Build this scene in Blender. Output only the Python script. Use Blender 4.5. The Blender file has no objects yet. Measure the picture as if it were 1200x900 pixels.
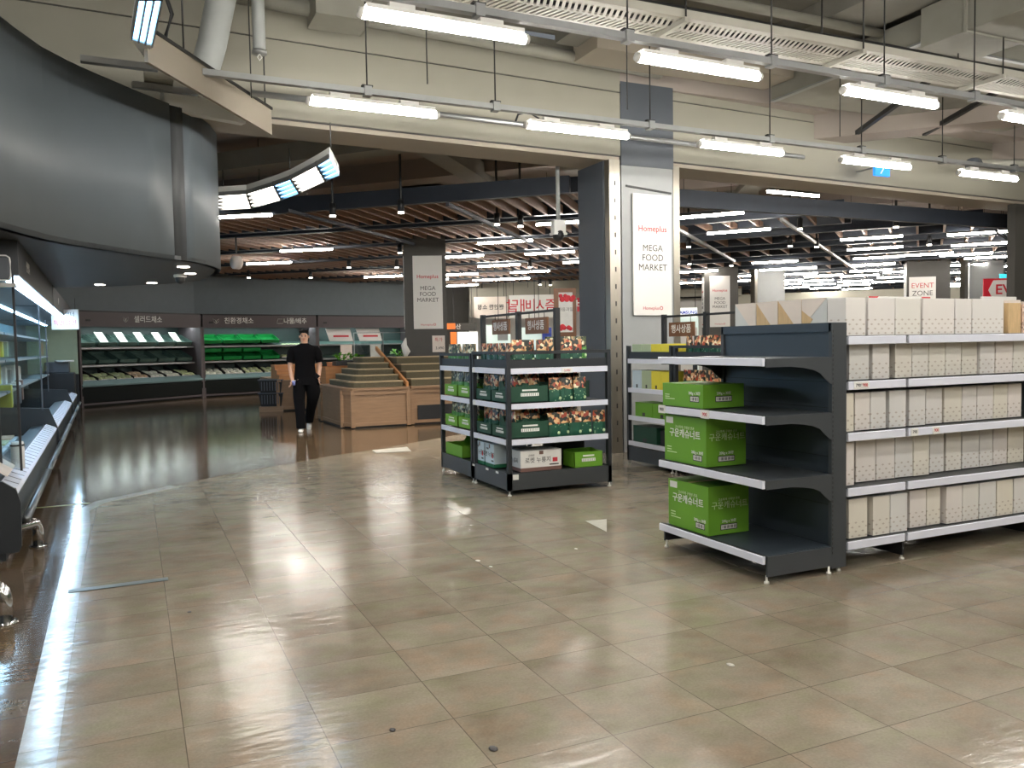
import bpy, bmesh, math, random
from mathutils import Vector, Matrix
random.seed(7)
PI = math.pi
S = bpy.context.scene
COL = S.collection

# ------------------------------------------------------------------ camera
F_PX = 970.0
H = 1.45
def cam_axes(yaw, pitch, roll):
    cy, sy = math.cos(yaw), math.sin(yaw)
    f = Vector((cy*math.cos(pitch), sy*math.cos(pitch), -math.sin(pitch)))
    r = Vector((sy, -cy, 0)); d = f.cross(r)
    r2 = r*math.cos(roll) + d*math.sin(roll)
    d2 = -r*math.sin(roll) + d*math.cos(roll)
    return r2, d2, f
AR, AD, AF = cam_axes(math.radians(65.45), math.radians(2.80), math.radians(0.97))
cd = bpy.data.cameras.new('camera'); cam = bpy.data.objects.new('camera', cd); COL.objects.link(cam)
cd.sensor_width = 36.0; cd.lens = 36.0*F_PX/1200.0; cd.clip_start = 0.05; cd.clip_end = 200
cam.matrix_world = Matrix(((AR.x, -AD.x, -AF.x, 0), (AR.y, -AD.y, -AF.y, 0), (AR.z, -AD.z, -AF.z, H), (0, 0, 0, 1)))
S.camera = cam
def at(u, v, z):                       # the world point at height z seen at pixel (u, v) of the 1200x900 photo
    d = AR*((u-600)/F_PX) + AD*((v-450)/F_PX) + AF
    t = (z-H)/d.z
    return Vector((d.x*t, d.y*t, z))
def atY(u, v, y):
    d = AR*((u-600)/F_PX) + AD*((v-450)/F_PX) + AF
    t = y/d.y
    return Vector((d.x*t, y, H+d.z*t))

# ------------------------------------------------------------------ world and exposure
w = bpy.data.worlds.new('world'); S.world = w; w.use_nodes = True
w.node_tree.nodes['Background'].inputs[0].default_value = (0.80, 0.86, 0.92, 1)
w.node_tree.nodes['Background'].inputs[1].default_value = 0.12
S.view_settings.view_transform = 'Standard'
S.view_settings.look = 'None'
S.view_settings.gamma = 1.0
S.view_settings.use_curve_mapping = False
S.view_settings.exposure = 0.85
TUBE_POWER = 48.0        # emission of the tubes in the hall
TUBE_POWER_IN = 50.0     # emission of the tubes in the market
S.cycles.use_denoising = True
S.cycles.max_bounces = 7
S.cycles.diffuse_bounces = 4
S.cycles.glossy_bounces = 3
S.cycles.transmission_bounces = 6
S.cycles.transparent_max_bounces = 8
S.cycles.sample_clamp_indirect = 4.0
S.cycles.caustics_reflective = False
S.cycles.caustics_refractive = False

# ------------------------------------------------------------------ materials
def lin(c):
    return tuple(((x/255)/12.92 if x/255 <= 0.04045 else ((x/255+0.055)/1.055)**2.4) for x in c)
MATS = {}
def mat(name, rgb, rough=0.55, metal=0.0, var=0.06, scale=6.0, bump=0.0, emit=None, spec=0.5, stretch=None):
    if name in MATS: return MATS[name]
    m = bpy.data.materials.new(name); m.use_nodes = True; MATS[name] = m
    nt = m.node_tree; b = nt.nodes['Principled BSDF']
    c = lin(rgb)
    tc = nt.nodes.new('ShaderNodeTexCoord'); n = nt.nodes.new('ShaderNodeTexNoise')
    n.inputs['Scale'].default_value = scale; n.inputs['Detail'].default_value = 5
    if stretch:
        mp = nt.nodes.new('ShaderNodeMapping'); mp.inputs['Scale'].default_value = stretch
        nt.links.new(tc.outputs['Object'], mp.inputs[0]); nt.links.new(mp.outputs[0], n.inputs['Vector'])
    else:
        nt.links.new(tc.outputs['Object'], n.inputs['Vector'])
    mx = nt.nodes.new('ShaderNodeMix'); mx.data_type = 'RGBA'
    mx.inputs[6].default_value = tuple(x*(1-var*2.2) for x in c)+(1,)
    mx.inputs[7].default_value = tuple(min(1, x*(1+var*2.2)) for x in c)+(1,)
    nt.links.new(n.outputs['Fac'], mx.inputs[0]); nt.links.new(mx.outputs[2], b.inputs['Base Color'])
    b.inputs['Roughness'].default_value = rough; b.inputs['Metallic'].default_value = metal
    b.inputs['Specular IOR Level'].default_value = spec
    if bump:
        bp = nt.nodes.new('ShaderNodeBump'); bp.inputs['Strength'].default_value = bump; bp.inputs['Distance'].default_value = 0.01
        nt.links.new(n.outputs['Fac'], bp.inputs['Height']); nt.links.new(bp.outputs[0], b.inputs['Normal'])
    if emit:
        b.inputs['Emission Color'].default_value = c+(1,); b.inputs['Emission Strength'].default_value = emit
    return m
def node(nt, t, **kw):
    n = nt.nodes.new(t)
    for k, v in kw.items(): setattr(n, k, v)
    return n
def ramp(nt, fac, stops, interp='LINEAR'):
    r = nt.nodes.new('ShaderNodeValToRGB'); r.color_ramp.interpolation = interp
    e = r.color_ramp.elements
    while len(e) < len(stops): e.new(0.5)
    for i, (p, c) in enumerate(stops):
        e[i].position = p; e[i].color = tuple(lin(c))+(1,) if not isinstance(c, float) else (c, c, c, 1)
    nt.links.new(fac, r.inputs[0]); return r
def math_n(nt, op, a, b=None):
    n = nt.nodes.new('ShaderNodeMath'); n.operation = op
    for i, x in enumerate((a, b)):
        if x is None: continue
        if isinstance(x, (int, float)): n.inputs[i].default_value = x
        else: nt.links.new(x, n.inputs[i])
    return n.outputs[0]
def mixc(nt, fac, a, b, typ='MIX'):
    n = nt.nodes.new('ShaderNodeMix'); n.data_type = 'RGBA'; n.blend_type = typ
    for i, x in ((0, fac), (6, a), (7, b)):
        if isinstance(x, (int, float)): n.inputs[i].default_value = x
        elif isinstance(x, tuple): n.inputs[i].default_value = tuple(lin(x))+(1,)
        else: nt.links.new(x, n.inputs[i])
    return n.outputs[2]

def floor_mat(name, cols, grout, size, off, rough, rvar, bumpk, rot=0.0, spec=0.5):
    m = bpy.data.materials.new(name); m.use_nodes = True; nt = m.node_tree; b = nt.nodes['Principled BSDF']
    tc = node(nt, 'ShaderNodeTexCoord'); mp = node(nt, 'ShaderNodeMapping')
    mp.inputs['Location'].default_value = (off[0], off[1], 0); mp.inputs['Rotation'].default_value = (0, 0, rot)
    nt.links.new(tc.outputs['Object'], mp.inputs[0])
    br = node(nt, 'ShaderNodeTexBrick'); br.offset = 0.0; br.squash = 1.0
    br.inputs['Scale'].default_value = 1.0; br.inputs['Brick Width'].default_value = size[0]; br.inputs['Row Height'].default_value = size[1]
    br.inputs['Mortar Size'].default_value = 0.0022; br.inputs['Mortar Smooth'].default_value = 0.25; br.inputs['Bias'].default_value = 0
    br.inputs['Color1'].default_value = (0, 0, 0, 1); br.inputs['Color2'].default_value = (1, 1, 1, 1); br.inputs['Mortar'].default_value = (.5, .5, .5, 1)
    nt.links.new(mp.outputs[0], br.inputs['Vector'])
    n1 = node(nt, 'ShaderNodeTexNoise'); n1.inputs['Scale'].default_value = 2.4; n1.inputs['Detail'].default_value = 7; n1.inputs['Roughness'].default_value = 0.62
    # each tile gets its own cloud pattern
    add = node(nt, 'ShaderNodeVectorMath', operation='MULTIPLY_ADD')
    nt.links.new(br.outputs['Color'], add.inputs[0]); add.inputs[1].default_value = (7, 3, 5); nt.links.new(mp.outputs[0], add.inputs[2])
    st = node(nt, 'ShaderNodeMapping'); st.inputs['Scale'].default_value = (0.9, 1.15, 1)
    nt.links.new(add.outputs[0], st.inputs[0]); nt.links.new(st.outputs[0], n1.inputs['Vector'])
    r1 = ramp(nt, n1.outputs['Fac'], [(0.30, cols[0]), (0.50, cols[1]), (0.72, cols[2])])
    n2 = node(nt, 'ShaderNodeTexNoise'); n2.inputs['Scale'].default_value = 90; n2.inputs['Detail'].default_value = 3
    nt.links.new(mp.outputs[0], n2.inputs['Vector'])
    nh = node(nt, 'ShaderNodeTexNoise'); nh.inputs['Scale'].default_value = 5.5; nh.inputs['Detail'].default_value = 6; nt.links.new(add.outputs[0], nh.inputs['Vector'])
    hr = ramp(nt, nh.outputs['Fac'], [(0.33, (180, 193, 172)), (0.5, (188, 188, 188)), (0.68, (204, 184, 174))])
    c = mixc(nt, 0.22, mixc(nt, 0.42, r1.outputs[0], hr.outputs[0], 'OVERLAY'), n2.outputs['Fac'], 'OVERLAY')
    tone = math_n(nt, 'MULTIPLY_ADD', br.outputs['Color'], 0.07); nt.nodes[-1].inputs[2].default_value = 0.965
    c2 = node(nt, 'ShaderNodeVectorMath', operation='SCALE'); nt.links.new(c, c2.inputs[0]); nt.links.new(tone, c2.inputs['Scale'])
    fin = mixc(nt, br.outputs['Fac'], c2.outputs[0], grout)
    nt.links.new(fin, b.inputs['Base Color'])
    n3 = node(nt, 'ShaderNodeTexNoise'); n3.inputs['Scale'].default_value = 1.3; n3.inputs['Detail'].default_value = 5
    nt.links.new(mp.outputs[0], n3.inputs['Vector'])
    rr = math_n(nt, 'MULTIPLY_ADD', n3.outputs['Fac'], rvar*2); nt.nodes[-1].inputs[2].default_value = rough-rvar
    rr2 = math_n(nt, 'MAXIMUM', rr, 0.05)
    nt.links.new(rr2, b.inputs['Roughness'])
    wv = node(nt, 'ShaderNodeTexNoise'); wv.inputs['Scale'].default_value = 7.0; wv.inputs['Detail'].default_value = 4
    mp2 = node(nt, 'ShaderNodeMapping'); mp2.inputs['Rotation'].default_value = (0, 0, math.radians(24)); mp2.inputs['Scale'].default_value = (0.8, 2.6, 1)
    nt.links.new(tc.outputs['Object'], mp2.inputs[0]); nt.links.new(mp2.outputs[0], wv.inputs['Vector'])
    bp = node(nt, 'ShaderNodeBump'); bp.inputs['Strength'].default_value = bumpk; bp.inputs['Distance'].default_value = 0.004
    nt.links.new(wv.outputs['Fac'], bp.inputs['Height']); nt.links.new(bp.outputs[0], b.inputs['Normal'])
    b.inputs['Specular IOR Level'].default_value = spec
    return m
M_FLOOR = floor_mat('beige_floor_tile', ((122, 111, 94), (138, 128, 112), (152, 143, 127)), (96, 88, 75), (0.478, 0.395), (-0.125+0.478*30, -2.965+0.395*30), 0.17, 0.09, 0.5)
M_BROWN = floor_mat('brown_floor_tile', ((74, 60, 45), (90, 74, 57), (106, 89, 70)), (60, 50, 40), (0.478, 0.395), (0.1, 0.2), 0.10, 0.04, 0.30, spec=0.5)
M_STRIP = floor_mat('pale_border_tile', ((140, 138, 132), (156, 154, 148), (172, 170, 163)), (112, 110, 104), (0.9, 0.9), (0.1, 0.2), 0.16, 0.06, 0.5, spec=0.7)

M_CREAM = mat('cream_painted_panel', (152, 149, 136), 0.6, var=0.03, scale=2)
M_CREAM2 = mat('cream_soffit', (156, 147, 133), 0.6, var=0.03, scale=2)
M_CEIL = mat('grey_concrete_ceiling', (128, 125, 117), 0.8, var=0.08, scale=2)
M_CEIL_IN = mat('market_concrete_ceiling', (158, 148, 140), 0.85, var=0.12, scale=0.7)
M_PILLAR = mat('grey_pillar_paint', (148, 150, 150), 0.5, var=0.03)
M_PILLAR_D = mat('slate_pillar_paint', (78, 83, 90), 0.5, var=0.03)
M_PILLAR_B = mat('dark_brown_grey_paint', (72, 70, 66), 0.55, var=0.04)
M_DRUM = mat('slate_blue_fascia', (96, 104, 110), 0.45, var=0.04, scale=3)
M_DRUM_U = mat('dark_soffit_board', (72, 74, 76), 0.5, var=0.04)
M_WALLDK = mat('slate_wall', (116, 126, 132), 0.6, var=0.04)
M_STEEL = mat('brushed_steel', (170, 164, 152), 0.3, 0.9, var=0.12, scale=3, stretch=(1, 1, 0.3))
M_CHROME = mat('polished_chrome', (205, 205, 205), 0.12, 1.0, var=0.02)
M_GALV = mat('galvanised_conduit', (160, 162, 162), 0.4, 0.7, var=0.06)
M_TRAYM = mat('cream_metal_tray', (170, 167, 156), 0.45, 0.1, var=0.04)
M_ROD = mat('dark_threaded_rod', (62, 62, 62), 0.5, 0.6)
M_DUCT = mat('painted_duct', (142, 140, 130), 0.6, var=0.07, scale=4)
M_WHITEPIPE = mat('white_painted_pipe', (170, 174, 172), 0.5, var=0.04)
M_BLACKBEAM = mat('black_steel_beam', (44, 50, 60), 0.5, 0.2, var=0.08)
M_BLACK = mat('black_metal', (26, 27, 30), 0.5, var=0.05)
M_WOOD = mat('walnut_slat', (138, 110, 92), 0.6, var=0.14, scale=5, stretch=(1, 8, 8))
M_BINWOOD = mat('oak_laminate', (140, 112, 86), 0.45, var=0.13, scale=3, stretch=(1, 1, 9))
M_BINWOOD2 = mat('warm_pine_board', (190, 132, 82), 0.5, var=0.12, scale=4, stretch=(1, 8, 8))
M_TIER = mat('pale_tier_edge', (168, 150, 120), 0.8, var=0.1, scale=30)
M_TURF = mat('grey_brown_turf', (92, 86, 68), 0.95, var=0.30, scale=90, bump=0.6)
M_GOND = mat('charcoal_powder_coat', (66, 70, 74), 0.42, 0.2, var=0.03)
M_GOND2 = mat('slate_back_panel', (58, 66, 74), 0.4, 0.2, var=0.03)
M_RAIL = mat('white_price_rail', (222, 225, 238), 0.35, var=0.02)
M_RAILE = mat('black_rail_edge', (30, 31, 34), 0.5)
M_FOOT = mat('white_levelling_foot', (220, 218, 208), 0.4)
M_RACK = mat('black_rack_metal', (46, 49, 53), 0.4, 0.2, var=0.03)
M_RACKS = mat('grey_rack_skirt', (70, 73, 76), 0.4, 0.2, var=0.03)
M_WHITE = mat('white_card', (226, 226, 222), 0.6, var=0.02)
M_OFFW = mat('off_white_board', (222, 220, 216), 0.5, var=0.01)
M_INK = mat('dark_ink', (62, 60, 60), 0.6)
M_RED = mat('red_ink', (196, 50, 62), 0.6)
M_REDB = mat('red_board', (196, 30, 48), 0.5)
M_GREEN = mat('green_carton', (104, 158, 44), 0.5, var=0.04)
M_GREEND = mat('green_carton_side', (84, 136, 40), 0.5, var=0.04)
M_DKGREEN = mat('dark_green_carton', (28, 68, 50), 0.5, var=0.05)
M_CREAMTXT = mat('pale_green_print', (206, 226, 178), 0.6)
M_WHITETXT = mat('white_print', (236, 236, 232), 0.6)
M_BROWNB = mat('brown_wood_plaque', (112, 74, 48), 0.5, var=0.1, scale=8)
M_YELLOW = mat('yellow_carton', (222, 208, 66), 0.5, var=0.03)
M_SAGE = mat('sage_carton', (170, 184, 152), 0.5, var=0.03)
M_BLUEW = mat('pale_blue_carton', (196, 212, 222), 0.5, var=0.02)
M_BROWNBAND = mat('brown_carton_band', (118, 88, 80), 0.5)
M_GREENBAND = mat('deep_green_band', (20, 96, 62), 0.5)
M_KRAFT = mat('kraft_wood_grain', (206, 176, 132), 0.5, var=0.12, scale=10, stretch=(6, 6, 1))
M_PALEGREY = mat('pale_grey_card', (206, 208, 206), 0.5)
M_PINKCARD = mat('pink_cream_card', (224, 212, 202), 0.5)
M_CASEBK = mat('black_green_case_base', (18, 23, 22), 0.65, var=0.05, spec=0.2)
M_BUMPTEAL = mat('teal_grey_bumper', (96, 118, 118), 0.35, 0.2, var=0.05)
M_CASEB = mat('charcoal_case_body', (46, 50, 54), 0.35, 0.2, var=0.05)
M_CANOPY = mat('dark_canopy_panel', (56, 59, 64), 0.45, var=0.04)
M_CASELIN = mat('glow_tinted_case_liner', (150, 176, 188), 0.4, var=0.05)  # bluish glow of the case lighting put into the liner colour
M_CASEH = mat('plum_grey_header', (86, 78, 80), 0.5, var=0.03)
M_CASEIN = mat('case_dark_teal_liner', (48, 66, 64), 0.4, var=0.08)
M_CRATE = mat('dark_green_grey_crate', (78, 102, 95), 0.4, var=0.08)
M_CRATEG = mat('bright_green_crate', (18, 132, 62), 0.45, var=0.06)
M_PACKW = mat('white_produce_pack', (226, 230, 216), 0.35, var=0.10, scale=30)
M_PACKG = mat('pale_green_produce_pack', (196, 208, 160), 0.4, var=0.16, scale=30)
M_PACKP = mat('peach_produce_pack', (216, 190, 160), 0.4, var=0.16, scale=30)
M_LEAF = mat('fresh_green_leaves', (92, 160, 40), 0.6, var=0.3, scale=40)
M_GUARD = mat('metal_kick_rail', (120, 124, 126), 0.3, 0.8)
M_SIGNBLUE = mat('blue_exit_sign', (40, 130, 250), 0.5, emit=0.8)
M_SIGNTEAL = mat('teal_sign', (60, 190, 205), 0.5, emit=0.6)
M_ORANGE = mat('orange_sign', (232, 116, 44), 0.5, emit=0.3)
M_BLUE = mat('blue_panel', (62, 88, 196), 0.4)
M_SKIN = mat('skin', (204, 160, 134), 0.5, var=0.04)
M_BLACKCLOTH = mat('black_cloth', (9, 9, 12), 0.95, var=0.1, spec=0.15)
M_HAIR = mat('black_hair', (22, 20, 20), 0.6)
M_SHOE = mat('white_shoe', (214, 212, 206), 0.5)
M_PHONE = mat('pale_blue_cup', (120, 130, 190), 0.3)

def emis(name, rgb, k):
    m = bpy.data.materials.new(name); m.use_nodes = True; nt = m.node_tree
    b = nt.nodes['Principled BSDF']; b.inputs['Base Color'].default_value = (.8, .8, .8, 1)
    b.inputs['Emission Color'].default_value = tuple(lin(rgb))+(1,); b.inputs['Emission Strength'].default_value = k
    MATS[name] = m
    return m
M_TUBE = emis('lit_tube_diffuser', (255, 251, 243), TUBE_POWER)
M_TUBE_IN = emis('lit_market_tube', (255, 248, 238), TUBE_POWER_IN)
M_SPOT = emis('lit_spot_lens', (255, 244, 226), 14)
M_LOUVW = emis('lit_white_louvre', (255, 246, 232), 7)
M_LOUVB = emis('lit_blue_louvre', (130, 195, 250), 5)
M_CASELED = emis('lit_case_strip', (190, 226, 255), 16)
M_PRODFILL = emis('added_produce_strip', (232, 248, 250), 11)  # strip added to brighten the produce cases
M_SHOPGLOW = emis('glow_shop_panel', (225, 232, 225), 0.45)  # emission stands in for the brightness of the shop interior
M_SHOPTEAL = emis('glow_teal_counter', (180, 226, 210), 0.30)  # counter fronts glow faintly in place of light falling on them

def glass_mat():
    m = bpy.data.materials.new('clear_glass'); m.use_nodes = True; nt = m.node_tree
    b = nt.nodes['Principled BSDF']; nt.nodes.remove(b)
    out = nt.nodes['Material Output']
    g = node(nt, 'ShaderNodeBsdfGlossy'); g.inputs['Roughness'].default_value = 0.03
    t = node(nt, 'ShaderNodeBsdfTransparent'); t.inputs[0].default_value = (0.88, 0.95, 0.97, 1)
    f = node(nt, 'ShaderNodeFresnel'); f.inputs[0].default_value = 1.5
    k = math_n(nt, 'MULTIPLY_ADD', f.outputs[0], 0.9); nt.nodes[-1].inputs[2].default_value = 0.05
    mx = node(nt, 'ShaderNodeMixShader'); nt.links.new(k, mx.inputs[0]); nt.links.new(t.outputs[0], mx.inputs[1]); nt.links.new(g.outputs[0], mx.inputs[2])
    nt.links.new(mx.outputs[0], out.inputs[0]); return m
M_GLASS = glass_mat()

def dots_mat():
    # white paper carton, rows of small taupe diamonds on its lowest third
    m = bpy.data.materials.new('dotted_white_carton'); m.use_nodes = True; nt = m.node_tree; b = nt.nodes['Principled BSDF']
    tc = node(nt, 'ShaderNodeTexCoord'); sx = node(nt, 'ShaderNodeSeparateXYZ'); nt.links.new(tc.outputs['Object'], sx.inputs[0])
    xx = math_n(nt, 'ADD', sx.outputs[0], sx.outputs[1])
    u = math_n(nt, 'DIVIDE', xx, 0.060); v = math_n(nt, 'DIVIDE', sx.outputs[2], 0.028)
    row = math_n(nt, 'FLOOR', v); par = math_n(nt, 'MODULO', row, 2.0)
    u2 = math_n(nt, 'ADD', u, math_n(nt, 'MULTIPLY', par, 0.5)); u3 = math_n(nt, 'ADD', u2, 100.0)
    fu = math_n(nt, 'ABSOLUTE', math_n(nt, 'SUBTRACT', math_n(nt, 'FRACT', u3), 0.5))
    fv = math_n(nt, 'ABSOLUTE', math_n(nt, 'SUBTRACT', math_n(nt, 'FRACT', v), 0.5))
    d = math_n(nt, 'ADD', math_n(nt, 'MULTIPLY', fu, 1.2), fv)
    dot = math_n(nt, 'LESS_THAN', d, 0.25)
    low = math_n(nt, 'LESS_THAN', sx.outputs[2], 0.105)
    msk = math_n(nt, 'MULTIPLY', math_n(nt, 'MULTIPLY', dot, low), 0.55)
    oi = node(nt, 'ShaderNodeObjectInfo')
    base = ramp(nt, oi.outputs['Random'], [(0.0, (224, 218, 204)), (0.5, (218, 217, 215)), (1.0, (228, 220, 214))])
    col = mixc(nt, msk, base.outputs[0], (158, 140, 122))
    nt.links.new(col, b.inputs['Base Color']); b.inputs['Roughness'].default_value = 0.6
    return m
M_DOTS = dots_mat()

def pouch_mat(name, low, high):
    # food pouch: a printed band of nuts above a plain lower half with a pale badge
    m = bpy.data.materials.new(name); m.use_nodes = True; nt = m.node_tree; b = nt.nodes['Principled BSDF']
    tc = node(nt, 'ShaderNodeTexCoord'); sx = node(nt, 'ShaderNodeSeparateXYZ'); nt.links.new(tc.outputs['Generated'], sx.inputs[0])
    vo = node(nt, 'ShaderNodeTexVoronoi'); vo.inputs['Scale'].default_value = 34
    oi = node(nt, 'ShaderNodeObjectInfo'); off = node(nt, 'ShaderNodeVectorMath', operation='ADD')
    nt.links.new(tc.outputs['Object'], off.inputs[0]); nt.links.new(oi.outputs['Random'], off.inputs[1]); nt.links.new(off.outputs[0], vo.inputs['Vector'])
    sc = node(nt, 'ShaderNodeSeparateColor'); nt.links.new(vo.outputs['Color'], sc.inputs[0])
    nut = ramp(nt, sc.outputs[0], high, 'CONSTANT')
    n = node(nt, 'ShaderNodeTexNoise'); n.inputs['Scale'].default_value = 9; nt.links.new(off.outputs[0], n.inputs['Vector'])
    edge = math_n(nt, 'ADD', sx.outputs[2], math_n(nt, 'MULTIPLY', n.outputs['Fac'], 0.16))
    top = math_n(nt, 'GREATER_THAN', edge, 0.60)
    vo2 = node(nt, 'ShaderNodeTexVoronoi'); vo2.inputs['Scale'].default_value = 30; nt.links.new(off.outputs[0], vo2.inputs['Vector'])
    lt = math_n(nt, 'LESS_THAN', vo2.outputs['Distance'], 0.22)
    lowc = mixc(nt, math_n(nt, 'MULTIPLY', lt, 0.55), low[0], low[1])
    c = mixc(nt, top, lowc, nut.outputs[0]); nt.links.new(c, b.inputs['Base Color']); b.inputs['Roughness'].default_value = 0.35
    return m
NUTS = [(0.0, (26, 34, 26)), (0.36, (132, 78, 46)), (0.50, (200, 136, 92)), (0.6, (226, 182, 130)), (0.78, (176, 70, 44)), (0.9, (240, 224, 190))]
NUTS2 = [(0.0, (24, 36, 24)), (0.3, (120, 116, 84)), (0.5, (60, 74, 44)), (0.66, (222, 220, 190)), (0.82, (180, 150, 110))]
M_POUCH = pouch_mat('nut_pouch_dark_green', ((34, 84, 66), (170, 206, 160)), NUTS)
M_POUCHG = pouch_mat('nut_pouch_light_green', ((84, 150, 70), (206, 226, 170)), NUTS2)

# ------------------------------------------------------------------ mesh builder
class MB:
    def __init__(s): s.v = []; s.f = []; s.m = []; s.mats = []; s.sm = []
    def mi(s, m):
        if m not in s.mats: s.mats.append(m)
        return s.mats.index(m)
    def add(s, vs, fs, m, smooth=False):
        o = len(s.v); s.v += [tuple(v) for v in vs]; k = s.mi(m)
        for f in fs: s.f.append([o+i for i in f]); s.m.append(k); s.sm.append(smooth)
        return s
    def box(s, a, b, m):
        x0, y0, z0 = a; x1, y1, z1 = b
        vs = [(x0,y0,z0),(x1,y0,z0),(x1,y1,z0),(x0,y1,z0),(x0,y0,z1),(x1,y0,z1),(x1,y1,z1),(x0,y1,z1)]
        return s.add(vs, [(0,3,2,1),(4,5,6,7),(0,1,5,4),(1,2,6,5),(2,3,7,6),(3,0,4,7)], m)
    def bar(s, p, q, wd, ht, m, up=(0,0,1)):       # rectangular bar from p to q
        p = Vector(p); q = Vector(q); d = (q-p).normalized(); u = Vector(up)
        sd = d.cross(u)
        if sd.length < 1e-4: sd = d.cross(Vector((1,0,0)))
        sd.normalize(); u = sd.cross(d)
        vs = []
        for c in (p, q):
            for a, b in ((-1,-1),(1,-1),(1,1),(-1,1)): vs.append(c+sd*a*wd/2+u*b*ht/2)
        return s.add(vs, [(0,1,2,3),(7,6,5,4),(0,4,5,1),(1,5,6,2),(2,6,7,3),(3,7,4,0)], m)
    def tube(s, pts, r, m, n=10, caps=True):
        pts = [Vector(p) for p in pts]; rings = []; o = []
        rs = r if isinstance(r, (list, tuple)) else [r]*len(pts)
        ref = Vector((0,0,1)); d0 = (pts[1]-pts[0]).normalized()
        if abs(d0.dot(ref)) > 0.95: ref = Vector((1,0,0))
        for i, p in enumerate(pts):
            d = (pts[min(i+1, len(pts)-1)]-pts[max(i-1, 0)]).normalized()
            a = d.cross(ref)
            if a.length < 1e-4: a = d.cross(Vector((0.3,1,0.2)))
            a.normalize(); b = d.cross(a); ref = -a.cross(d) if False else ref
            for k in range(n):
                t = 2*PI*k/n; o.append(p+a*math.cos(t)*rs[i]+b*math.sin(t)*rs[i])
        fs = []
        for i in range(len(pts)-1):
            for k in range(n):
                k2 = (k+1) % n; fs.append((i*n+k, i*n+k2, (i+1)*n+k2, (i+1)*n+k))
        if caps: fs.append(tuple(range(n))[::-1]); fs.append(tuple((len(pts)-1)*n+k for k in range(n)))
        return s.add(o, fs, m, True)
    def prism(s, poly, z0, z1, m):
        n = len(poly); vs = [(x, y, z0) for x, y in poly]+[(x, y, z1) for x, y in poly]
        fs = [tuple(range(n))[::-1], tuple(range(n, 2*n))]+[(i, (i+1) % n, (i+1) % n+n, i+n) for i in range(n)]
        return s.add(vs, fs, m)
    def sweep(s, prof, path, m, closed=False):     # prof: (offset, z) list; path: list of (point2d, normal2d)
        n = len(prof); vs = []; fs = []
        for (p, nn) in path:
            for (o, z) in prof: vs.append((p[0]+nn[0]*o, p[1]+nn[1]*o, z))
        for i in range(len(path)-1):
            for k in range(n if closed else n-1):
                k2 = (k+1) % n; fs.append((i*n+k, (i+1)*n+k, (i+1)*n+k2, i*n+k2))
        if closed:
            fs.append(tuple(range(n))); fs.append(tuple((len(path)-1)*n+k for k in range(n))[::-1])
        return s.add(vs, fs, m)
    def profx(s, prof, x0, x1, m):                 # profile in (y, z) extruded along x
        n = len(prof); vs = [(x0, y, z) for y, z in prof]+[(x1, y, z) for y, z in prof]
        return s.add(vs, [tuple(range(n)), tuple(range(n, 2*n))[::-1]]+[(i+n, (i+1) % n+n, (i+1) % n, i) for i in range(n)], m)
    def ball(s, c, r, m, n=8, sc=(1,1,1)):
        vs = []; fs = []; h = n//2+1
        for i in range(h+1):
            a = PI*i/h
            for k in range(n):
                t = 2*PI*k/n; vs.append((c[0]+r*sc[0]*math.sin(a)*math.cos(t), c[1]+r*sc[1]*math.sin(a)*math.sin(t), c[2]+r*sc[2]*math.cos(a)))
        for i in range(h):
            for k in range(n):
                k2 = (k+1) % n; fs.append((i*n+k, (i+1)*n+k, (i+1)*n+k2, i*n+k2))
        return s.add(vs, fs, m, True)
    def build(s, name, parent=None, bevel=0.0):
        me = bpy.data.meshes.new(name); me.from_pydata(s.v, [], s.f)
        for m in s.mats: me.materials.append(m)
        me.polygons.foreach_set('material_index', s.m); me.polygons.foreach_set('use_smooth', s.sm)
        bm = bmesh.new(); bm.from_mesh(me); bmesh.ops.recalc_face_normals(bm, faces=bm.faces[:]); bm.to_mesh(me); bm.free()
        o = bpy.data.objects.new(name, me); COL.objects.link(o)
        if parent: o.parent = parent
        if bevel:
            md = o.modifiers.new('bevel', 'BEVEL'); md.width = bevel; md.segments = 2; md.limit_method = 'ANGLE'; md.angle_limit = math.radians(50)
        return o
def thing(name, label, cat, loc=(0,0,0), rz=0.0, group=None):
    o = bpy.data.objects.new(name, None); COL.objects.link(o); o.empty_display_size = 0.1
    o.location = loc; o.rotation_euler = (0, 0, rz); o['label'] = label; o['category'] = cat
    if group: o['group'] = group
    return o
def tag(o, label, cat, group=None, kind=None):
    o['label'] = label; o['category'] = cat
    if group: o['group'] = group
    if kind: o['kind'] = kind
    return o
def struct(name, mb, bevel=0.0):
    o = mb.build(name, None, bevel); o['kind'] = 'structure'; return o
def dup(root, loc, rz=None, label=None, group=None):
    r = root.copy(); COL.objects.link(r); r.location = loc
    if rz is not None: r.rotation_euler = (0, 0, rz)
    if label: r['label'] = label
    if group: r['group'] = group
    for ch in list(root.children):
        c = ch.copy(); COL.objects.link(c); c.parent = r
        for g in list(ch.children):
            d = g.copy(); COL.objects.link(d); d.parent = c
    return r
ORD = ['first','second','third','fourth','fifth','sixth','seventh','eighth','ninth','tenth','eleventh','twelfth','thirteenth','fourteenth','fifteenth','sixteenth','seventeenth','eighteenth','nineteenth','twentieth']
TXT = {}
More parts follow.
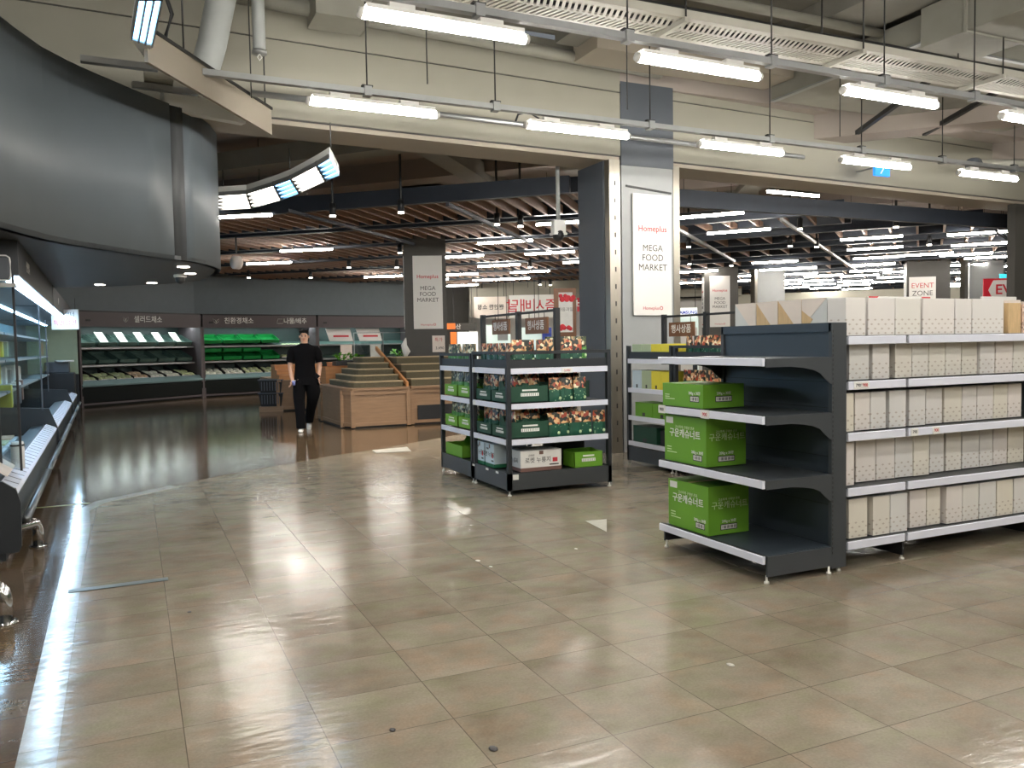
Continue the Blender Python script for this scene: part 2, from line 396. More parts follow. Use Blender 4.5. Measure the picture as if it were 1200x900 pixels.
def lettering(body, size, m, parent, loc, rot, name='lettering', mirror=False, bold=0.0, sx=1.0):
    cu = bpy.data.curves.new('txt', 'FONT'); cu.body = body; cu.size = size; cu.align_x = 'CENTER'; cu.align_y = 'CENTER'
    cu.extrude = 0.0006; cu.offset = bold; cu.resolution_u = 3; cu.space_line = 0.85
    t = bpy.data.objects.new('txt', cu); COL.objects.link(t)
    bpy.context.view_layer.update()
    me = bpy.data.meshes.new_from_object(t.evaluated_get(bpy.context.evaluated_depsgraph_get()))
    bpy.data.objects.remove(t)
    me.materials.clear(); me.materials.append(m); me.name = name
    me.transform(Matrix.Diagonal((-sx if mirror else sx, 1, 1, 1)))
    me.transform(Matrix.Translation(loc) @ Matrix(rot).to_4x4())
    o = bpy.data.objects.new(name, me); COL.objects.link(o); o.parent = parent
    return o
# text facing a direction: columns are text-x, text-y, text-normal
def face(n):
    n = Vector(n).normalized(); up = Vector((0,0,1)); x = up.cross(n).normalized(); 
    return Matrix((x, up, n)).transposed()
FMY = face((0,-1,0)); FMX = face((-1,0,0))

# ================================================================== STRUCTURE
def yw(x): return 9.2+0.06*(x-5.8)            # front face of the header wall
struct('floor', MB().box((-6, -8, -0.3), (60, 60, 0.0), M_FLOOR))
border = [(-0.42, 3.0), (-0.47, 5.5), (-0.50, 7.58), (-0.50, 8.49), (-0.38, 8.86), (0.31, 9.46), (0.95, 9.98), (1.62, 10.43), (2.4, 10.96), (3.19, 11.39), (4.21, 12.1), (5.0, 12.6), (7.0, 13.9)]
outer = [(-0.40, -3.0)]+border
brown = [(-4, -3.0)]+outer+[(8.5, 15.5), (9.5, 34), (-6, 34)]
mb = MB(); mb.prism(brown, 0.0, 0.002, M_BROWN); struct('floor', mb)
mb = MB()
inner = [(x+(0.13 if i < 4 else 0.09), y-(0.0 if i < 4 else 0.11)) for i, (x, y) in enumerate([(-0.40, -3.0)]+border[:6])]
mb.prism([(-0.40, -3.0)]+border[:6]+inner[::-1], 0.0, 0.0035, M_STRIP); struct('trim_1', mb)

# hall ceiling with joists
mb = MB(); mb.box((-6, -8, 5.15), (20, 9.0, 5.4), M_CEIL); struct('ceiling', mb)
for x in (-2.6, -0.2, 2.2, 4.6, 7.0, 9.4, 11.8, 14.2):
    struct('beam', MB().box((x, -8, 4.93), (x+0.75, 8.7, 5.15), M_CEIL))
struct('beam', MB().box((4.9, 8.25, 4.78), (7.8, 8.8, 5.15), M_CREAM2))
# header wall, two runs beside the pillar, each in three stacked boards with open joints
def header(x0, x1, name):
    mb = MB()
    def slab(z0, z1, d0, d1, m):
        mb.add([(x0, yw(x0)+d0, z0), (x1, yw(x1)+d0, z0), (x1, yw(x1)+d1, z0), (x0, yw(x0)+d1, z0),
                (x0, yw(x0)+d0, z1), (x1, yw(x1)+d0, z1), (x1, yw(x1)+d1, z1), (x0, yw(x0)+d1, z1)],
               [(0,3,2,1),(4,5,6,7),(0,1,5,4),(1,2,6,5),(2,3,7,6),(3,0,4,7)], m)
    slab(3.84, 4.63, 0.0, 0.55, M_CREAM); slab(4.63, 4.645, 0.02, 0.55, M_INK)
    slab(4.645, 5.15, 0.0, 0.55, M_CREAM); slab(3.825, 3.84, 0.02, 0.5, M_INK)
    slab(3.775, 3.825, 0.03, 0.62, M_CREAM2)
    return struct(name, mb)
header(-6, 5.79, 'wall_front'); header(6.62, 20, 'wall_front')
struct('trim_2', MB().box((-6, 8.4, 3.93), (20, 8.47, 4.0), M_CEIL)) if False else None

# the pillar between the two openings
mb = MB(); mb.box((5.80, 9.20, 0), (6.60, 9.95, 3.72), M_PILLAR); struct('wall_pillar', mb)
mb = MB(); mb.box((5.795, 9.19, 3.72), (6.605, 9.94, 4.78), M_PILLAR_D); struct('wall_pillar', mb)
mb = MB(); mb.box((5.60, 9.17, 0), (5.76, 9.29, 3.775), M_STEEL); mb.box((5.58, 9.30, 0), (5.80, 9.95, 3.775), M_PILLAR_D)
for k in range(16): mb.box((5.675, 9.163, 0.15+k*0.22), (5.69, 9.171, 0.21+k*0.22), M_INK)
struct('trim_3', mb)
mb = MB(); mb.box((6.60, 9.19, 0), (6.70, 9.33, 3.76), M_STEEL); mb.box((6.60, 9.34, 0), (6.68, 9.95, 3.76), M_PILLAR_D); struct('trim_4', mb)
mb = MB(); mb.box((14.27, 9.70, 0), (20, 9.85, 3.77), M_PILLAR_B); struct('wall_pillar', mb)
# enclosing walls
struct('wall_back', MB().box((-6, -8.3, 0), (20, -8, 5.4), M_CREAM))
struct('wall_right', MB().box((20, -8.3, 0), (20.3, 10.4, 5.4), M_CREAM))
struct('wall_left', MB().box((-6.3, -8.3, 0), (-6, 40, 5.4), M_WALLDK))

# market side: ceiling, produce wall, far walls
mb = MB(); mb.box((-6, 9.2, 4.75), (62, 62, 5.0), M_CEIL_IN); struct('ceiling', mb)
for k, (s, m) in enumerate([(13.5, M_CEIL_IN), (16.8, M_CEIL_IN), (20.5, M_CEIL_IN), (25, M_CEIL_IN), (31, M_CEIL_IN)]):
    n = Vector((0.72, 0.69, 0)); t = Vector((0.69, -0.72, 0)); c = n*s
    struct('beam', MB().bar((c-t*16)+Vector((0,0,4.6)), (c+t*16)+Vector((0,0,4.6)), 0.5, 0.4, m))
for p, q in [((1.2, 14.5), (4.8, 10.4)), ((5.2, 10.2), (9.5, 15.5)), ((2.8, 10.2), (8.5, 17)), ((9.5, 10.4), (14, 18))]:
    struct('beam', MB().bar((p[0], p[1], 4.42), (q[0], q[1], 4.42), 0.38, 0.28, M_DUCT))
PW = [(-3.2, 22.2), (-1.25, 24.0), (1.95, 26.45), (5.0, 27.3), (9.5, 28.6)]
def wallrun(pts, z0, z1, th, m, name):
    mb = MB()
    for a, b in zip(pts[:-1], pts[1:]):
        d = Vector((b[0]-a[0], b[1]-a[1], 0)).normalized(); n = Vector((-d.y, d.x, 0))*th
        A = Vector((a[0], a[1], 0)); B = Vector((b[0], b[1], 0))
        mb.add([A+Vector((0,0,z0)), B+Vector((0,0,z0)), B+n+Vector((0,0,z0)), A+n+Vector((0,0,z0)), A+Vector((0,0,z1)), B+Vector((0,0,z1)), B+n+Vector((0,0,z1)), A+n+Vector((0,0,z1))],
               [(0,3,2,1),(4,5,6,7),(0,1,5,4),(1,2,6,5),(2,3,7,6),(3,0,4,7)], m)
    return struct(name, mb)
PWB = [(-6, 20.8), (-3.2, 23.0), (-1.4, 24.6), (1.75, 27.1), (4.9, 28.1), (9.4, 29.6)]
wallrun(PWB, 0, 4.75, 0.3, M_WALLDK, 'wall_produce')
wallrun([(9.6, 31.5), (12.3, 31.0)], 0, 4.75, 0.3, M_PILLAR_B, 'wall_far')
wallrun([(12.3, 34.0), (24.0, 28.5)], 3.35, 4.75, 0.3, M_CREAM, 'wall_far')
wallrun([(12.3, 36.0), (26.0, 30.5)], 0, 3.4, 0.3, M_OFFW, 'wall_far')
wallrun([(24.0, 42.0), (48.0, 24.0)], 0, 3.1, 0.3, M_CREAM, 'wall_far')
wallrun([(22.0, 43.0), (48.0, 25.0), (58, 10)], 3.1, 4.75, 0.3, M_BLACKBEAM, 'wall_far')

# ------------------------------------------------------------------ curved fascia over the fresh cases
ZB, ZT = 2.30, 3.76
front_px = [(-60, 252), (-28, 259), (0, 266), (28, 274), (58, 281.6), (88, 287.2), (117, 291.8), (147, 296.2), (175, 300.3), (205, 304.2)]
end_px = [(217, 305.4), (230, 307.4), (242, 310), (252, 313), (259, 316.5)]
rear_px = [(257, 320), (250, 323.5), (233, 328.6), (205, 332), (170, 334), (105, 336.5), (67, 337), (50, 337.5)]
fp = [at(u, v, ZB) for u, v in front_px]; ep = [at(u, v, ZB) for u, v in end_px]; rp = [at(u, v, ZB) for u, v in rear_px]
def ribbon(pts, z0, z1, m, name, th=0.06):
    mb = MB(); path = []
    for i, p in enumerate(pts):
        d = (pts[min(i+1, len(pts)-1)]-pts[max(i-1, 0)]); d.z = 0; d.normalize(); path.append(((p.x, p.y), (-d.y, d.x)))
    mb.sweep([(0, z0), (0, z1), (th, z1), (th, z0)], path, m, closed=True)
    for i in range(len(mb.sm)-2): mb.sm[i] = True
    o = struct(name, mb)
    return o
ribbon(fp, ZB, ZT, M_DRUM, 'wall_fascia')
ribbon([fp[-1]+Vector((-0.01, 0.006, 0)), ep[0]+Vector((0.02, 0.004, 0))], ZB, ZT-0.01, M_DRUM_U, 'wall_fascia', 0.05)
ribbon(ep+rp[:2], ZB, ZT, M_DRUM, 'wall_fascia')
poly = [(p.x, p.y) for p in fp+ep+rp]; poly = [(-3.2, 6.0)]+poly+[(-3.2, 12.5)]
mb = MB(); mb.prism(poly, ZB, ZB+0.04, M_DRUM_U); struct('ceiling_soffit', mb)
for i, (u, v) in enumerate([(215, 312.5), (223, 320.5), (117, 333.5), (178, 331.5)]):
    c = at(u, v, ZB)
    o = MB().tube([(c.x, c.y, ZB-0.006), (c.x, c.y, ZB+0.01)], 0.06, M_SPOT, 12).build('downlight')
    tag(o, ['round downlight in the soffit nearest its tip edge', 'round downlight beside the small dome camera in the soffit', 'round downlight over the salad case at the far soffit edge', 'round downlight in the middle of the far soffit edge'][i], 'downlight', 'downlights in the curved soffit')
c = at(211, 322, ZB)
t = thing('dome_camera', 'small black dome camera under the tip of the curved soffit', 'camera', (c.x, c.y, ZB))
MB().tube([(0,0,0), (0,0,-0.03)], 0.07, M_WHITE, 12).build('base', t)
MB().ball((0,0,-0.05), 0.055, M_BLACK, 10).build('dome', t)
c = at(291, 316, 2.9)
t = thing('wall_speaker', 'pale round disc loudspeaker hanging below the market beams by the fascia tip', 'loudspeaker', (1.9, 17.0, 3.12))
MB().tube([(-0.05,-0.03,0), (0.05,0.03,0)], 0.13, M_PINKCARD, 16).build('disc', t); MB().bar((0,0,0.18), (0,0,0.5), 0.03, 0.03, M_ROD).build('bracket', t)

# ================================================================== HALL CEILING SERVICES
def rowy(y0, x): return y0+0.02*(x-1.5)
YL, YU = 7.58, 5.48
def make_lamp(L=1.2):
    t = thing('tube_lamp', '', 'tube light')
    pts = [(-L/2, 0, 0), (-L/2+0.02, 0, 0), (L/2-0.02, 0, 0), (L/2, 0, 0)]
    MB().tube([(-L/2, 0, 0), (L/2, 0, 0)], 0.036, M_TUBE, 10).build('tube', t)
    MB().box((-L/2+0.02, -0.045, 0.03), (L/2-0.02, 0.045, 0.06), M_WHITE).build('housing', t)
    for s in (-1, 1):
        MB().tube([(s*L/2, 0, 0), (s*(L/2+0.03), 0, 0.006)], [0.041, 0.032], M_OFFW, 10).build('end_cap', t)
        MB().box((s*0.33-0.09, -0.03, 0.055), (s*0.33+0.09, 0.03, 0.095), M_OFFW).build('bracket', t)
    return t
lamp0 = make_lamp(); used = [False]
def place_lamp(x, y, z, rz, label, group):
    if not used[0]:
        used[0] = True; lamp0.location = (x, y, z); lamp0.rotation_euler = (0,0,rz); lamp0['label'] = label; lamp0['group'] = group; return lamp0
    return dup(lamp0, (x, y, z), rz, label, group)
for i in range(6):
    x = 2.12+2.18*i
    place_lamp(x, rowy(YL, x), 3.65, 0.02, 'lit tube lamp on the steel conduit along the cream header wall, %s from left' % ORD[i], 'tube lamps along the header wall')
for i in range(5):
    x = 2.06+2.19*i
    place_lamp(x, rowy(YU, x), 3.65, 0.02, 'big lit tube lamp on the nearer conduit below the cable tray, %s from left' % ORD[i], 'tube lamps below the cable tray')
n = 0
for yy in (3.3, 1.1, -1.1, -3.4):  # unseen lamp rows added to brighten the floor and cartons
    for i in range(5):
        x = -1.6+2.9*i if yy < 3 else 1.2+2.6*i
        place_lamp(x, yy, 3.65, 0.0, 'added unseen tube lamp overhead, behind the camera', 'added tube lamps over the near hall')
for i in range(2): place_lamp(-1.9+0*i, (4.6, 2.2)[i], 3.65, PI/2, 'added unseen tube lamp over the near fresh case aisle', 'added tube lamps over the near hall')  # two unseen lamps added for more light on the left

def conduit(name, label, y0, x0, x1, z, r, mtl, rods, rodtop, group):
    t = thing(name, label, 'conduit', (x0, rowy(y0, x0), z), 0, group)
    L = x1-x0
    MB().box((0, -r, -r*0.8), (L, r, r*0.8), mtl).build('channel', t)
    for rx in rods:
        MB().tube([(rx-x0, 0.0, r*0.4), (rx-x0, 0.0, (4.62 if (7.7 < rx < 12.5 and y0 > 6.4) or (7.5 < rx and y0 < 6.4 and rx < 8.7 and False) else (4.93 if rx > 4.6 else rodtop))-z)], 0.007, M_ROD, 6).build('hanger_rod', t)
        b = MB().box((rx-x0-0.035, -r-0.012, -r-0.01), (rx-x0+0.035, r+0.012, r+0.012), M_GALV); b.bar((rx-x0-0.05, 0, r+0.02), (rx-x0+0.05, 0, r+0.02), 0.05, 0.015, M_ROD); b.build('clamp', t)
    t.rotation_euler = (0,0,0.02)
    return t
conduit('conduit', 'grey steel conduit rail carrying the lamps along the header wall', YL, 0.62, 13.3, 3.79, 0.032, M_GALV, [2.05, 3.35, 5.2, 6.9, 8.4, 9.9, 11.4], 5.15, 'lamp rails')
conduit('conduit', 'grey steel conduit rail carrying the nearer lamps below the cable tray', YU, 1.1, 11.5, 3.79, 0.032, M_GALV, [1.5, 2.3, 3.55, 5.0, 6.35, 7.6], 5.15, 'lamp rails')
for (x, y) in [(2.5, 7.2), (4.65, 7.25), (1.1, 8.2), (7.6, 7.3)]:
    tag(MB().tube([(x, y, 3.8), (x, y, 5.15)], 0.006, M_ROD, 6).build('hanger_rod'), 'thin dark hanger rod running down to the conduit before the header', 'hanger rod', 'loose hanger rods')
# pipes along the header
tag(MB().tube([(0.9, 8.62, 4.90), (6.2, 8.9, 4.84)], 0.075, M_DUCT, 10).build('ceiling_pipe'), 'beige pipe running high along the header wall left of the pillar', 'pipe')
tag(MB().tube([(1.1, 8.25, 3.86), (3.0, 8.3, 3.86), (3.9, 8.35, 3.86), (8.2, 8.5, 3.86)], 0.03, M_GALV, 8).build('ceiling_pipe'), 'thin grey conduit pipe just behind the lamps across the pillar', 'pipe')
tag(MB().tube([(3.9, 8.35, 3.86), (3.92, 8.3, 3.95), (4.0, 8.2, 3.96), (4.12, 8.2, 3.9), (4.1, 8.2, 3.78)], 0.012, M_BLACK, 8).build('cable_loop'), 'short black cable looped off the conduit end', 'cable')

# perforated cable tray
t = thing('cable_tray', 'cream perforated metal cable tray hung overhead with black cables on it', 'cable tray', (1.9, 5.98, 4.12), 0.0)
TL = 9.5; mb = MB(); mb.box((0, -0.235, 0), (TL, -0.215, 0.07), M_TRAYM); mb.box((0, 0.215, 0), (TL, 0.235, 0.11), M_TRAYM)
mb.box((0, -0.015, 0), (TL, 0.015, 0.004), M_TRAYM); mb.box((0, -0.215, 0), (TL, -0.17, 0.004), M_TRAYM); mb.box((0, 0.17, 0), (TL, 0.215, 0.004), M_TRAYM)
for i in range(int(TL/0.055)):
    x = i*0.055
    mb.bar((x, -0.17, 0.002), (x+0.06, -0.015, 0.002), 0.026, 0.004, M_TRAYM); mb.bar((x, 0.17, 0.002), (x+0.06, 0.015, 0.002), 0.026, 0.004, M_TRAYM)
mb.build('tray', t)
mb = MB()
for k, (yy, zz, r) in enumerate([(-0.18, 0.085, 0.03), (-0.12, 0.10, 0.024), (0.02, 0.05, 0.02), (-0.05, 0.12, 0.024)]):
    mb.tube([(x*0.95, yy+0.01*math.sin(x*2+k), zz+0.008*math.sin(x*3+k)) for x in range(0, 11)], r, M_BLACK, 7)
o = mb.build('cable_bundle', t)
for k, x in enumerate((0.25, 2.35, 4.35, 6.3, 8.4)):
    MB().box((x-0.02, -0.27, -0.045), (x+0.02, 0.27, -0.005), M_TRAYM).build('support_arm', t)
    for s in (-1, 1): MB().tube([(x, s*0.255, -0.04), (x, s*0.255, 0.37 if x == 6.3 else (0.81 if x < 1 or x == 4.35 else 1.03))], 0.008, M_ROD, 6).build('hanger_rod', t)

# rectangular ducts
mb = MB(); mb.box((-0.45, -7.5, 0), (0.45, 0.0, 0.41), M_DUCT)
for k in range(8): mb.box((-0.475, -0.9*k-0.55, -0.02), (0.475, -0.9*k-0.51, 0.41), M_DUCT)
tag(mb.build('air_duct', bevel=0.01), 'large beige rectangular air duct overhead, beyond the cable tray at right', 'air duct'); bpy.data.objects['air_duct'].location = (8.15, 6.30, 4.50)
mb = MB(); mb.box((0, 0, 0), (4.6, 2.3, 0.29), M_DUCT); mb.box((-0.03, -0.02, -0.02), (0.05, 2.3, 0.0), M_GALV); mb.box((0, -0.02, -0.02), (4.6, 0.03, 0.0), M_GALV)
o = mb.build('air_duct'); o.location = (7.85, 6.42, 4.62); tag(o, 'wide beige duct box ending at the header wall above the right opening', 'air duct')
for i, (p, q) in enumerate([((9.6, 8.9), (8.7, 6.7)), ((10.6, 8.6), (9.9, 6.6))]):
    tag(MB().bar((p[0], p[1], 4.40), (q[0], q[1], 4.58), 0.06, 0.06, M_ROD).build('support_channel'), ['dark steel channel under the wide duct, left one', 'dark steel channel under the wide duct, right one'][i], 'support channel', 'channels under the wide duct')
tag(MB().tube([(3.0, 7.2, 4.80), (7.8, 7.35, 4.80)], 0.12, M_DUCT, 12).build('ceiling_pipe'), 'thick beige pipe high under the ceiling behind the cable tray', 'pipe')
tag(MB().tube([(-2.0, 6.75, 4.87), (7.8, 6.9, 4.87)], 0.05, M_DUCT, 10).build('ceiling_pipe'), 'slim beige pipe high under the ceiling before the thick one', 'pipe')
# white vertical pipes upper left
t = thing('vent_pipe', 'fat white vent pipe bending down behind the hanging board', 'pipe', (0.75, 8.25, 4.05))
MB().tube([(-0.10, 0.1, -0.06), (-0.03, 0.03, 0.05), (0.02, 0, 0.22), (0.10, -0.1, 0.6), (0.22, -0.22, 1.1)], 0.13, M_WHITEPIPE, 18).build('pipe', t)
t = thing('vent_pipe', 'slim white capped pipe hanging near the header wall', 'pipe', (1.2, 8.3, 4.27))
MB().tube([(0, 0, 0), (0, 0, 0.88)], 0.06, M_WHITEPIPE, 14).build('pipe', t); MB().tube([(0, 0, -0.02), (0, 0, 0.01)], 0.07, M_GALV, 14).build('cap', t)
MB().tube([(0, 0, -0.02), (0.02, 0, -0.05), (0, 0, -0.08), (-0.02, 0, -0.05), (0, 0, -0.02)], 0.006, M_WHITE, 6).build('hook', t)
tag(MB().tube([(0.52, 8.0, 4.9), (0.42, 8.0, 4.85), (0.36, 8.0, 4.6), (0.42, 8.0, 4.4), (0.36, 8.0, 4.2), (0.34, 8.0, 4.1)], 0.018, M_BLACK, 8).build('cable_loop'), 'black flexible cable drooping beside the fat white pipe', 'cable')
tag(MB().box((1.75, 8.3, 4.72), (2.3, 8.75, 5.1), M_DUCT).build('junction_box'), 'beige ceiling box above the header, left of the first lamp', 'box')
# hanging board
k = (3.60-1.45)/(3.75-1.45); A = Vector((0.18*k, 7.34*k, 0)); B = Vector((1.44*k, 9.33*k, 0))
mb = MB(); mb.bar(A+Vector((0,0,3.725)), B+Vector((0,0,3.725)), 0.03, 0.25, M_CREAM2); mb.bar(A+Vector((0,0,3.86)), B+Vector((0,0,3.86)), 0.06, 0.025, M_ROD)
o = mb.build('hanging_board'); tag(o, 'long beige board hanging at a slant before the header wall', 'board')
for i, f in enumerate((0.25, 0.95)):
    p = A.lerp(B, f); tag(MB().tube([(p.x, p.y, 3.86), (p.x, p.y, 5.15)], 0.008, M_ROD, 6).build('hanger_rod'), ['dark hanger rod at the near end of the slanted board', 'dark hanger rod at the far end of the slanted board'][i], 'hanger rod', 'rods of the slanted board')
# struts and white trunking above the fascia
tag(MB().bar(at(94, 69, 3.80), at(185, 80, 3.80), 0.07, 0.05, M_GALV).build('support_channel'), 'galvanised channel bridging from the curved fascia to the slanted board, upper one', 'support channel')
tag(MB().bar(at(155, 99, 3.82), at(232, 109, 3.82), 0.07, 0.05, M_GALV).build('support_channel'), 'galvanised channel over the curved fascia, lower one', 'support channel')
p = at(190, 118, 3.80); q = at(285, 136, 3.80)
tag(MB().bar(p, q, 0.10, 0.17, M_WHITE).build('trunking'), 'white metal trunking above the rounded end of the fascia', 'trunking')
p = at(186, 94, 3.88)
tag(MB().box((p.x-0.12, p.y-0.1, 3.86), (p.x+0.12, p.y+0.1, 3.98), M_CREAM).build('junction_box'), 'small cream junction box on the channel above the fascia', 'box')

# curved louvred lamps
def louvre(t, quads, cols, ntube=4, z=0.0):
    for (a, b, c, d), m in zip(quads, cols):       # a,b near edge; d,c far edge
        fr = MB(); fr.add([a+Vector((0,0,0.02)), b+Vector((0,0,0.02)), c+Vector((0,0,0.02)), d+Vector((0,0,0.02)), a+Vector((0,0,0.09)), b+Vector((0,0,0.09)), c+Vector((0,0,0.09)), d+Vector((0,0,0.09))], [(0,3,2,1),(4,5,6,7),(0,1,5,4),(1,2,6,5),(2,3,7,6),(3,0,4,7)], M_WHITE)
        for k in range(ntube+1):
            f = k/ntube; fr.bar(a.lerp(d, f), b.lerp(c, f), 0.012, 0.05, M_GALV)
        fr.bar(a, d, 0.02, 0.06, M_ROD)
        s = fr.build('louvre_frame', t)
        for k in range(ntube):
            f0 = (k+0.2)/ntube; f1 = (k+0.8)/ntube; mm = MB()
            p0 = a.lerp(d, f0); p1 = b.lerp(c, f0); p2 = b.lerp(c, f1); p3 = a.lerp(d, f1); dz = Vector((0,0,0.02))
            mm.add([p0, p1, p2, p3, p0+dz, p1+dz, p2+dz, p3+dz], [(0,3,2,1),(4,5,6,7),(0,1,5,4),(1,2,6,5),(2,3,7,6),(3,0,4,7)], m)
            mm.build('light_slot', s)
ZR = 3.35
tp = [(190, 228.5), (255.7, 227.4), (289, 225.2), (320.8, 215.3), (340.6, 208), (371, 192), (386.7, 182.7)]
bt = [(190, 246), (255.7, 244.4), (294.6, 242.2), (329.3, 232.3), (350.6, 224.5), (381, 210), (397.3, 202.9)]
P0 = at(330, 220, ZR); P0.z = ZR
t = thing('curved_lamp', 'curved hanging lamp of white and blue louvred segments under the header', 'curved lamp', P0)
quads = [(at(*tp[i], ZR)-P0, at(*tp[i+1], ZR)-P0, at(*bt[i+1], ZR)-P0, at(*bt[i], ZR)-P0) for i in range(6)]
louvre(t, quads, [M_LOUVW, M_LOUVW, M_LOUVW, M_LOUVB, M_LOUVW, M_LOUVB])
for u, v in [(388, 185), (340, 210), (262, 232)]:
    p = at(u, v, ZR)-P0; MB().tube([p+Vector((0,0,0.08)), p+Vector((0,0,0.35))], 0.006, M_ROD, 6).build('hanger_wire', t)
P0 = at(170, 20, 3.7); P0.z = 3.7
t = thing('curved_lamp', 'louvred blue and white lamp at the top left, cut by the photo edge', 'curved lamp', P0)
lq = [(at(170, -150, 3.7)-P0, at(162, -5, 3.7)-P0, at(190, -5, 3.7)-P0, at(205, -150, 3.7)-P0), (at(162, -5, 3.7)-P0, at(154, 44, 3.7)-P0, at(178, 52, 3.7)-P0, at(190, -5, 3.7)-P0)]
louvre(t, [(q[3], q[2], q[1], q[0]) for q in lq], [M_LOUVW, M_LOUVB], 3)
a, b, c = at(154, 46, 3.7)-P0, at(178, 54, 3.7)-P0, at(172, 72, 3.7)-P0
MB().add([a, b, c, a+Vector((0,0,.06)), b+Vector((0,0,.06)), c+Vector((0,0,.06))], [(0,1,2),(5,4,3),(0,3,4,1),(1,4,5,2),(2,5,3,0)], M_WHITE).build('end_plate', t)

# small fixtures on the right
t = thing('exit_sign', 'small blue illuminated sign hanging below the lamps at right', 'sign', (10.2, 9.0, 3.84))
MB().box((-0.15, -0.02, 0), (0.15, 0.02, 0.16), M_SIGNBLUE).build('panel', t); MB().box((-0.01, 0.0, 0.14), (0.01, 0.50, 0.16), M_GALV).build('bracket', t)
lettering('⇱', 0.12, M_WHITETXT, t, (0, -0.021, 0.08), FMY, 'arrow_mark') if False else MB().bar((-0.04, -0.022, 0.03), (0.03, -0.022, 0.13), 0.004, 0.02, M_WHITETXT).build('arrow_mark', t)
t = thing('smoke_detector', 'white dome sensor on the conduit above the right lamps', 'sensor', at(1186, 136, 3.72))
MB().tube([(0,0,0.05), (0,0,0.02), (0,0,0), (0,0,-0.06)], [0.09, 0.10, 0.05, 0.02], M_WHITE, 12).build('dome', t)
t = thing('bullet_camera', 'dark barrel camera at the end of a pipe, upper right', 'camera', (12.0, 8.8, 4.12))
MB().tube([(-0.25, -0.1, -0.05), (0, 0, 0)], 0.09, M_PILLAR_D, 12).build('barrel', t); MB().tube([(0,0,0), (1.6, 0.1, 0.15)], 0.06, M_DUCT, 10).build('pipe', t)

# dome camera on a long white pole
t = thing('ceiling_camera', 'white dome camera on a long white pole below the header', 'camera', (5.35, 10.1, 2.92))
MB().tube([(0,0,0.2), (0,0,1.82)], 0.028, M_WHITEPIPE, 10).build('pole', t)
MB().box((-0.09, -0.06, 0.02), (0.09, 0.06, 0.2), M_OFFW).build('housing', t, 0.01)
MB().ball((0,0,0.0), 0.085, M_BLACK, 12).build('dome', t)
MB().box((-0.1, -0.07, 0.0), (0.1, 0.07, 0.03), M_OFFW).build('ring', t)

# ================================================================== MARKET CEILING
def frame_at(ang): 
    a = math.radians(ang); return Vector((math.cos(a), math.sin(a), 0)), Vector((-math.sin(a), math.cos(a), 0))
def raft(ang, s, tmin, tmax, depth, label, step=0.5, zc=3.72):
    T, N = frame_at(ang)
    t = thing('slatted_raft', label, 'slatted ceiling raft', N*s+T*((tmin+tmax)/2)+Vector((0,0,zc)), math.radians(ang), 'slatted wooden rafts under the market ceiling')
    h = (tmax-tmin)/2; mb = MB(); k = -h+0.1
    while k < h-0.05:
        mb.box((k, 0.06, -0.09), (k+0.04, depth-0.02, 0.05), M_WOOD); k += step
    mb.build('slats', t)
    MB().box((-h, -0.06, -0.09), (h, 0.06, 0.13), M_BLACKBEAM).build('front_beam', t)
    MB().box((-h, depth-0.06, -0.09), (h, depth+0.06, 0.13), M_BLACKBEAM).build('rear_beam', t)
def trange(ang, s, lo, hi, ymin, inside):
    T, N = frame_at(ang); ok = []
    k = -40
    while k < 40:
        p = N*s+T*k; a = math.degrees(math.atan2(p.y, p.x))
        if lo < a < hi and p.y > ymin and inside(p): ok.append(k)
        k += 0.25
    return (min(ok), max(ok)) if len(ok) > 6 else None
def in_left(p): return p.y < 24.2+0.66*(p.x+1.25)-0.3 if p.x < 2 else p.y < 26.2+0.25*(p.x-2)
i = 0; s = 12.0
while s < 29:
    r = trange(-40, s, 57.3, 97, 9.9, lambda p: in_left(p) and p.x > -3)
    if r: raft(-40, s, r[0], r[1], 1.95, 'brown slatted ceiling raft left of the pillar, %s back from the opening' % ORD[i], 0.27); i += 1
    s += 2.45
i = 0; s = 12.9
while s < 42:
    r = trange(-51, s, 13, 55.6, 10.7, lambda p: p.x < 46)
    if r: raft(-51, s, r[0], r[1], 1.5, 'brown slatted ceiling raft right of the pillar, %s back from the opening' % ORD[i], 0.5 if s < 30 else 0.8); i += 1
    s += 2.7
tag(MB().bar((6.9, 10.42, 3.60), (19, 10.5, 3.60), 0.1, 0.26, M_BLACKBEAM).build('black_beam'), 'long black steel beam just inside the right opening', 'beam')
tag(MB().bar((5.7, 10.4, 3.68), (0.2, 15.3, 3.68), 0.1, 0.24, M_BLACKBEAM).build('black_beam'), 'black steel beam slanting away inside the left opening', 'beam')
for i, (p, q) in enumerate([((10.3, 11.2), (20.5, 19.0)), ((7.3, 11.0), (14.5, 17.5)), ((15.6, 11.0), (24, 15.5)), ((2.2, 12.9), (5.8, 16.9)), ((4.3, 11.6), (9.0, 17.2))]):
    tag(MB().bar((p[0], p[1], 3.52), (q[0], q[1], 3.52), 0.05, 0.05, M_GALV if i < 2 else M_BLACKBEAM).build('lighting_track'), ['thin dark track crossing the beams nearest right of the pillar opening', 'thin grey track right of the big pillar', 'dark track over the far right market', 'black track over the produce aisle, left one', 'black track over the produce aisle, right one'][i], 'lighting track', 'lighting tracks of the market')

